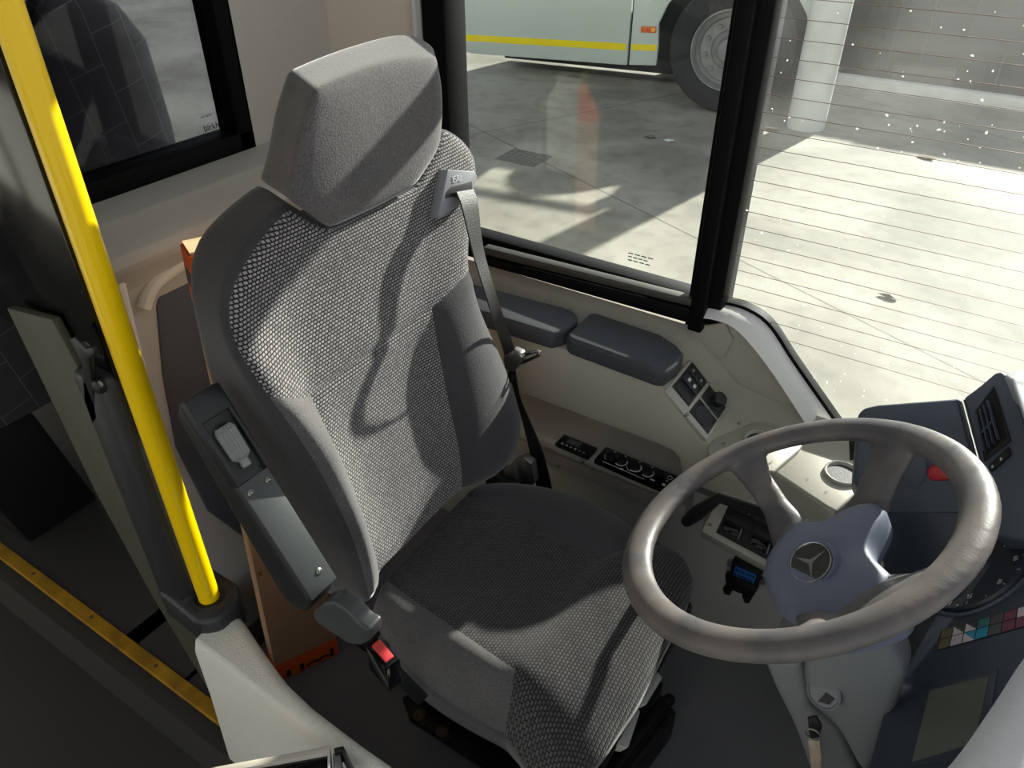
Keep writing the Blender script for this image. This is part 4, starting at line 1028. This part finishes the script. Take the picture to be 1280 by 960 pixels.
# shelf units
DQ = Quad((-0.5932,1.0767,0.4520), (-0.5150,1.0736,0.4520), (-0.5135,1.1102,0.4520), (-0.5923,1.1114,0.4520))
d_ = DQ.slab('display_unit', [(0, 0), (1, 0), (1, 1), (0, 1)], -.004, .005, M['black'], con, .001)
DQ.slab('unit_screen', [(.22, .42), (.6, .42), (.6, .86), (.22, .86)], .005, .0055, M['lcd'], d_)
for k in range(6): DQ.slab('unit_key', [(.14+.13*k, .12), (.20+.13*k, .12), (.20+.13*k, .24), (.14+.13*k, .24)], .005, .006, M['knob'] if k > 3 else M['shelf'], d_)
EQ = Quad((-0.5010,1.0726,0.4530), (-0.3324,1.0666,0.4530), (-0.3278,1.1176,0.4530), (-0.4998,1.1207,0.4530))
e_ = EQ.slab('climate_panel', [(0, 0), (1, 0), (1, 1), (0, 1)], -.005, .006, M['gloss'], con, .001)
def parc(u, v, r, a0, a1, w, nm='dial_mark'):
    c = EQ.at(u, v, .0062); eu = (EQ.b-EQ.a).normalized(); ev = EQ.n.cross(eu); k = 14
    A = [math.radians(a0+(a1-a0)*i/k) for i in range(k+1)]
    pp = [c+eu*r*math.cos(a)+ev*r*math.sin(a) for a in A]+[c+eu*(r-w)*math.cos(a)+ev*(r-w)*math.sin(a) for a in A[::-1]]
    prism(nm, pp, EQ.n*.0005, M['white'], e_)
for u, kk in ((.14, 0), (.28, 1), (.46, 2), (.62, 3)):
    lathe('dial_knob', EQ.at(u, .5, .006), EQ.n, [(.0105, 0), (.010, .006), (.009, .008), (0, .008)], M['black'], e_, 24)
    EQ.slab('dial_mark', [(u-.012, .86), (u+.012, .90), (u+.010, .95), (u-.010, .92)], .006, .0065, M['white'], e_)
parc(.14, .5, .0125, 150, 250, .0012); parc(.28, .5, .0135, -120, 40, .0022); parc(.46, .5, .014, -110, 60, .0028); parc(.46, .5, .0165, 200, 260, .0012); parc(.62, .5, .013, -120, 50, .0022)
EQ.slab('panel_line', [(.10, .075), (.64, .075), (.64, .10), (.10, .10)], .006, .0065, M['white'], e_)
EQ.slab('panel_slider', [(.33, .05), (.37, .05), (.37, .13), (.33, .13)], .006, .0075, M['white'], e_)
EQ.slab('panel_mark', [(.70, .2), (.75, .2), (.75, .27), (.70, .27)], .006, .0065, M['white'], e_)
lathe('panel_lamp', EQ.at(.865, .24, .006), EQ.n, [(.0035, 0), (.003, .0008), (0, .001)], M['white'], e_, 16)
parc(.865, .72, .0055, 0, 359, .0011, 'panel_mark')
EQ.slab('panel_mark', [(.85, .44), (.88, .44), (.88, .54), (.85, .54)], .006, .0065, M['knob'], e_)
EQ.slab('panel_key', [(.92, .06), (.985, .06), (.985, .94), (.92, .94)], .006, .008, M['black'], e_, .001)
for q_, ax_ in (((-0.6031,1.1130,0.3617), (0, -1, 0)), ((-0.5237,1.0663,0.4490), (0, 0, 1))): screw(q_, ax_, .0038, con)

# switch box, connector
sb = empty('switch_box', (-.24, 1.07, .42), 'pale box with three black rocker switches, seen through the wheel', 'switch box')
BQ = Quad((-0.2529,1.0200,0.4417), (-0.1078,1.0200,0.4205), (-0.1239,1.1200,0.4767), (-0.2494,1.1200,0.4901))
BQ.slab('switch_box_case', [(0, 0), (1, 0), (1, 1), (0, 1)], -.035, 0, M['console_silver'], sb, .006)
box('switch_box_mount', (-.27, 1.09, .36), (-.16, 1.162, .425), M['console_silver'], sb, .004)
BQ.slab('switch_plate', [(.17, .10), (1.0, .10), (1.0, .80), (.17, .80)], 0, .0015, M['ink'], sb, .0006)
for (u0, v0, u1, v1) in ((.22, .60, .50, .78), (.18, .14, .48, .37), (.56, .14, .86, .37)):
    b_ = BQ.slab('rocker_frame', [(u0, v0), (u1, v0), (u1, v1), (u0, v1)], .0015, .0035, M['black'], sb, .0008)
    BQ.slab('rocker_switch', [(u0+.03, v0+.03), (u1-.05, v0+.03), (u1-.05, v1-.03), (u0+.03, v1-.03)], .0035, .008, M['gloss'], b_, .0015)
    BQ.slab('rocker_edge', [(u1-.045, v0+.03), (u1-.03, v0+.03), (u1-.03, v1-.03), (u1-.045, v1-.03)], .0035, .006, M['knob'], b_)
for (u0, v0, u1, v1) in ((.20, .39, .56, .58), (.57, .39, .98, .58), (.52, .60, .98, .78)):
    BQ.slab('blank_plate', [(u0, v0), (u1, v0), (u1, v1), (u0, v1)], .0015, .0028, M['black'], sb, .0006)
screw(BQ.at(.06, .16, 0), BQ.n, .004, sb)
bx = empty('diagnostic_socket', (-0.1844,1.1500,0.2378), 'black diagnostic socket with blue pins on the lower wall', 'socket')
OQ = Quad((-0.2082,1.1500,0.2178), (-0.1510,1.1500,0.2200), (-0.1496,1.1500,0.2739), (-0.2079,1.1500,0.2760))
OQ.slab('socket_plate', [(-.02, .0), (1.02, .0), (1.02, 1.0), (-.02, 1.0)], -.012, .004, M['black'], bx, .001)
bl = OQ.slab('socket_insert', [(.12, .22), (.86, .22), (.86, .78), (.12, .78)], .004, .006, M['blue'], bx, .0005)
for j in range(2):
    for k in range(8): OQ.slab('socket_pin', [(.16+.085*k, .32+.24*j), (.21+.085*k, .32+.24*j), (.21+.085*k, .46+.24*j), (.16+.085*k, .46+.24*j)], .006, .0066, M['ink'], bl)
for uv in ((-.09, .62), (1.10, .42)):
    lathe('socket_ear', OQ.at(uv[0], uv[1], -.004), OQ.n, [(0, .004), (.007, .004), (.008, .002), (.008, -.006), (0, -.006)], M['steel'], bx, 18)
prism('socket_hood', [(-0.2168,1.1380,0.2339),(-0.1551,1.1380,0.2367),(-0.1475,1.1380,0.2319),(-0.1534,1.1380,0.2009),(-0.1602,1.1380,0.2014),(-0.2070,1.1380,0.1956)], (0, .014, 0), M['ink'], bx, .002)
prism('socket_foot', [(-0.2143,1.1350,0.1939),(-0.1960,1.1350,0.1983),(-0.1968,1.1350,0.1827),(-0.2085,1.1350,0.1800)], (0, .015, 0), M['ink'], bx, .0015)
prism('socket_foot', [(-0.1738,1.1350,0.1979),(-0.1541,1.1350,0.2010),(-0.1562,1.1350,0.1846),(-0.1656,1.1350,0.1807)], (0, .015, 0), M['ink'], bx, .0015)

# ================================================================== PASSENGER SEATS
def pass_seat(x, y, label, rot, hgt=1.26, k_=.86):
    t = empty('passenger_seat', (x, y, .1), label, 'seat', 'passenger seats behind the partition')
    bm = bmesh.new(); rg = []
    for h, w, d, lean in ((.46, .19, .05, 0), (.60, .205, .06, .01), (.85, .205, .06, .04), (.98, .195, .055, .06), (hgt-.10, .17, .05, .08), (hgt-.03, .11, .04, .10), (hgt, .05, .02, .105)):
        rg.append([bm.verts.new((x-lean*rot+d*math.copysign(abs(math.cos(a))**.6, math.cos(a)), y+k_*w*math.copysign(abs(math.sin(a))**.45, math.sin(a)), h)) for a in [2*PI*k/28 for k in range(28)]])
    for a, b in zip(rg, rg[1:]):
        for k in range(28): bm.faces.new((a[k], a[(k+1) % 28], b[(k+1) % 28], b[k]))
    bm.faces.new(rg[0]); bm.faces.new(rg[-1])
    from_bm('backrest', bm, M['passenger'], t, True, 50)
    bm = bmesh.new(); add_box(bm, (min(x, x+.42*rot), y-.17, .44), (max(x, x+.42*rot), y+.17, .56), .035, 4)
    from_bm('seat', bm, M['passenger'], t)
    prism('seat_base', [(x+.02*rot, y-.03, .10), (x+.34*rot, y-.03, .10), (x+.40*rot, y-.10, .44), (x-.02*rot, y-.10, .44)], (0, .18, 0), M['black'], t, .01)
    return t
pass_seat(-1.64, .48, 'dark patterned passenger seat nearest the aisle, behind the olive panel', -1, 1.13)
pass_seat(-1.60, .835, 'dark patterned passenger seat by the window, seen through the tinted pane', -1, 1.25)
struct(box('window_4', (-3.4, WY-.003, .72), (-1.245, WY+.003, 1.62), M['glass']))

# ================================================================== OUTSIDE
GZ = -.36
struct(box('ground', (-30, 1.0, GZ-.1), (30, 40, GZ), M['concrete']))
gr = box('ground_apron', (-30, -30, GZ-.1), (30, 1.0, GZ), M['concrete']); struct(gr)

# parked bus; its own frame: e along the side (front to the right), f away from us
be = V((.9863, .1648, 0)); bf = V((-.1648, .9863, 0)); b0 = V((-2.63, 6.2, 0))
def B_(s, d, z): return b0+be*s+bf*d+V((0, 0, z))
bus = empty('parked_bus', B_(0, 1, GZ), 'grey-green bus with a yellow stripe parked across the yard', 'bus')
S0, S1 = -1.78, 1.10
def bpan(name, sz, d0, d1, m, p=bus, bev=0.): return prism(name, [B_(s, d0, z) for s, z in sz], bf*(d1-d0), m, p, bev)
bpan('bus_flank', [(S0-.02, .40), (S0, .08), (S0+.03, -.075), (S0+.12, -.085), (-.245, -.055), (-.245, .46), (-.245, .60), (S0-.02, .60)], 0, .05, M['buspaint'], bus, .006)
arc = [(.565+.60*math.cos(a), .12+.60*math.sin(a)) for a in [math.radians(165-15*k) for k in range(11)]]
arc_hi = [q for q in arc if q[1] < .6 and q[0] < .5]
bpan('bus_flank', [(-.225, -.050), (.0, -.035), (.0, .12)]+arc[:0]+arc_hi+[(-.225, .60)], 0, .05, M['buspaint'], bus, .004)
nose = bpan('bus_front_skirt', [(1.10, .0), (1.19, .01), (1.19, .37), (1.10, .35)], .12, .4, M['buspaint'], bus, .01)
bpan('bus_flank', [q for q in arc if q[1] < .6 and q[0] > .6][::-1]+[(1.0, .60), (1.10, .60), (1.10, .37)], 0, .05, M['buspaint'], bus)
bpan('bus_waist_rail', [(S0-.02, .60), (1.10, .60), (1.10, .64), (S0-.02, .64)], -.005, .06, M['under'], bus, .003)
bpan('bus_front_corner', [(1.10, .37), (1.19, .37), (1.19, .64), (1.10, .64)], .12, .5, M['busgreen'], bus, .02)
bpan('bus_underbody', [(S0+.1, -.27), (1.1, -.27), (1.1, .6), (S0+.1, .6)], .75, 1.25, M['under'], bus)
bpan('wheel_arch', [(-.03, .08), (1.12, .08), (1.12, .6), (-.03, .6)], .42, 1.25, M['under'], bus)
for (s0, s1, z0, z1, d) in ((S0+.01, -.262, -.005, .047, -.003), (-.215, -.01, .054, .100, -.003)):
    bpan('reflective_stripe', [(s0, z0+.02 if s0 < -1 else z0+.012), (s1, z0+.064 if s0 < -1 else z0+.022), (s1, z1+.064 if s0 < -1 else z1+.022), (s0, z1+.02 if s0 < -1 else z1+.012)], d, .004, M['stripe'])
mk = bpan('side_marker', [(-.15, .205), (-.025, .21), (-.025, .255), (-.15, .25)], -.012, .002, M['amber'], bus, .004)
bpan('marker_lens', [(-.062, .218), (-.032, .22), (-.032, .245), (-.062, .243)], -.014, -.010, M['amber2'], mk)
lathe('marker_lens', B_(-.09, -.012, .23), -bf, [(.014, 0), (.012, .003), (0, .004)], M['redbtn'], mk, 20)
bpan('front_sticker', [(1.12, .155), (1.165, .155), (1.165, .205), (1.12, .205)], .117, .122, M['stripe'], nose)
bpan('front_marker', [(1.150, .26), (1.180, .26), (1.180, .32), (1.150, .32)], .114, .122, M['amber2'], nose)
wcn = B_(.565, .06, .12)
wh = lathe('bus_tyre', wcn, -bf, [(.30, -.20), (.44, -.20), (.475, -.17), (.48, -.10), (.48, .0), (.46, .05), (.40, .065), (.31, .05), (.30, .03), (.30, -.2)], M['tyre'], bus, 72)
rm = lathe('bus_wheel', wcn, -bf, [(.305, .045), (.300, .060), (.292, .060), (.284, .045), (.270, -.01), (.245, -.02), (.235, .0), (.232, .012), (.150, .016), (.140, .0), (.105, .0), (.100, .03), (.085, .055), (.045, .06), (.042, .075), (0, .078)], M['wheelrim'], wh, 64)
for k in range(10):
    a = 2*PI*(k+.35)/10
    lathe('wheel_nut', wcn+be*(.192*math.cos(a))+V((0, 0, .192*math.sin(a)))-bf*.013, -bf, [(.021, 0), (.021, .012), (.015, .016), (.015, .032), (.0, .034)], M['wheelrim'], rm, 6)

# white post
o = lathe('yard_post', (-1.39, 6.34, GZ), (0, 0, 1), [(0, 0), (.142, 0), (.142, 1.5), (0, 1.5)], M['colm'], None, 40)
tag(o, 'white painted round steel post standing in front of the bus nose', 'post')
# building at the far side
bd = empty('depot_building', (0, 8.4, GZ), 'dark depot shutters behind a pale kerb, far side of the yard', 'building')
box('shutter', (-1.35, 8.35, GZ+.05), (-.02, 8.5, .52), M['bld'], bd)
box('shutter', (-.62, 8.30, GZ+.30), (1.6, 8.36, .52), M['bld2'], bd, .01)
box('shutter', (-.02, 8.35, GZ+.02), (2.6, 8.5, .52), M['bld'], bd)
bm = bmesh.new(); add_box(bm, (-1.42, 8.1, GZ), (-1.30, 8.36, .52), .01); from_bm('shutter_jamb', bm, M['under'], bd)
box('rear_wall', (-2.8, 8.52, GZ), (3.0, 8.6, .52), M['bld'], bd)
for x in (-1.22, -.95, -.3, .4): box('shutter_bar', (x, 8.335, GZ+.05), (x+.02, 8.352, .52), M['bld2'], bd)
box('plinth', (-1.12, 8.10, GZ), (-.62, 8.30, GZ+.16), M['brown'], bd, .01)
box('dock_kerb', (-1.6, 7.70, GZ), (2.6, 7.80, GZ+.10), M['kerb'], bd, .006)
box('dock_floor', (-1.6, 7.80, GZ), (2.6, 8.4, GZ+.01), M['under'], bd)
struct(box('far_ground_wall', (-9, 10.5, GZ), (-1.5, 10.6, .5), M['bld'])); bpy.data.objects['far_ground_wall'].name = 'wall_yard'

# small things lying in the yard
def leaf(name, x, y, z, r, m, label, cat, sq=.6):
    bm = bmesh.new(); n = 14; rot = random.uniform(0, 6)
    top = []
    for k in range(n):
        a = 2*PI*k/n; q = r*(.6+.5*random.random())
        top.append(bm.verts.new((x+q*math.cos(a+rot), y+q*sq*math.sin(a+rot), GZ+.004+.012*random.random())))
    c = bm.verts.new((x, y, GZ+.02)); b = bm.verts.new((x, y, GZ+.0005))
    for k in range(n): bm.faces.new((top[k], top[(k+1) % n], c)); bm.faces.new((top[(k+1) % n], top[k], b))
    tag(from_bm(name, bm, m), label, cat)
leaf('dry_leaf', *(-0.4694,6.0647,-0.3600), .075, M['leaf'], 'crumpled dry leaf on the ground beyond the heated window', 'leaf')
leaf('dry_leaf', *(-1.5943,6.0951,-0.3600), .08, M['leaf'], 'brown leaf scrap on the ground left of the white post', 'leaf', .3)
leaf('ground_scrap', *(-2.2947,5.4310,-0.3600), .05, M['drain'], 'pale scrap on the concrete beneath the bus door', 'scrap')
leaf('ground_scrap', *(-2.1357,5.4223,-0.3600), .05, M['kerb'], 'whitish scrap on the concrete near the bus wheel', 'scrap')
leaf('ground_stain', *(-0.2706,3.7910,-0.3600), .05, M['drain'], 'dark oily spot on the bright concrete outside the heated window', 'spot', .4)
dc = V((-2.8477,4.5401,-0.3600))
bm = bmesh.new()
for k in range(9): add_box(bm, (dc.x-.16, dc.y-.13+k*.03, GZ-.004), (dc.x+.16, dc.y-.13+k*.03+.016, GZ+.003))
for k in range(7): add_box(bm, (dc.x-.16+k*.05, dc.y-.13, GZ-.004), (dc.x-.16+k*.05+.014, dc.y+.126, GZ+.002))
tag(from_bm('drain_grate', bm, M['drain']), 'square iron drain grate let into the concrete yard', 'drain grate')

# ================================================================== LIGHT
w = bpy.data.worlds.new('sky'); SC.world = w; w.use_nodes = True; nt = w.node_tree
bg = nt.nodes['Background']
sky = nt.nodes.new('ShaderNodeTexSky'); sky.sky_type = 'HOSEK_WILKIE'
SD = V((.17, 1.0, .40)).normalized()
sky.sun_direction = SD; sky.turbidity = 3.0; sky.ground_albedo = .5
hs = nt.nodes.new('ShaderNodeHueSaturation'); hs.inputs['Saturation'].default_value = .28
nt.links.new(sky.outputs[0], hs.inputs['Color']); nt.links.new(hs.outputs[0], bg.inputs['Color'])
bg.inputs['Strength'].default_value = 6.0
sl = bpy.data.lights.new('sun', 'SUN'); sl.energy = 11.5; sl.angle = math.radians(1.0); sl.color = (1, .95, .87)
so = bpy.data.objects.new('sun', sl); COL.objects.link(so); so.rotation_euler = SD.to_track_quat('Z', 'Y').to_euler()

# ================================================================== CAMERA
cam = bpy.data.cameras.new('camera'); co_ = bpy.data.objects.new('camera', cam); COL.objects.link(co_)
cam.sensor_width = 36; cam.lens = 965/1280*36; cam.clip_start = .02
az, pt = math.radians(123), math.radians(35.2)
fw = V((math.cos(az)*math.cos(pt), math.sin(az)*math.cos(pt), -math.sin(pt)))
co_.location = (0, 0, 1.47); co_.rotation_euler = fw.to_track_quat('-Z', 'Y').to_euler()
SC.camera = co_
SC.view_settings.view_transform = 'Standard'; SC.view_settings.look = 'None'; SC.view_settings.gamma = 1; SC.view_settings.use_curve_mapping = False
SC.view_settings.exposure = 0.0
SC.cycles.diffuse_bounces = 6
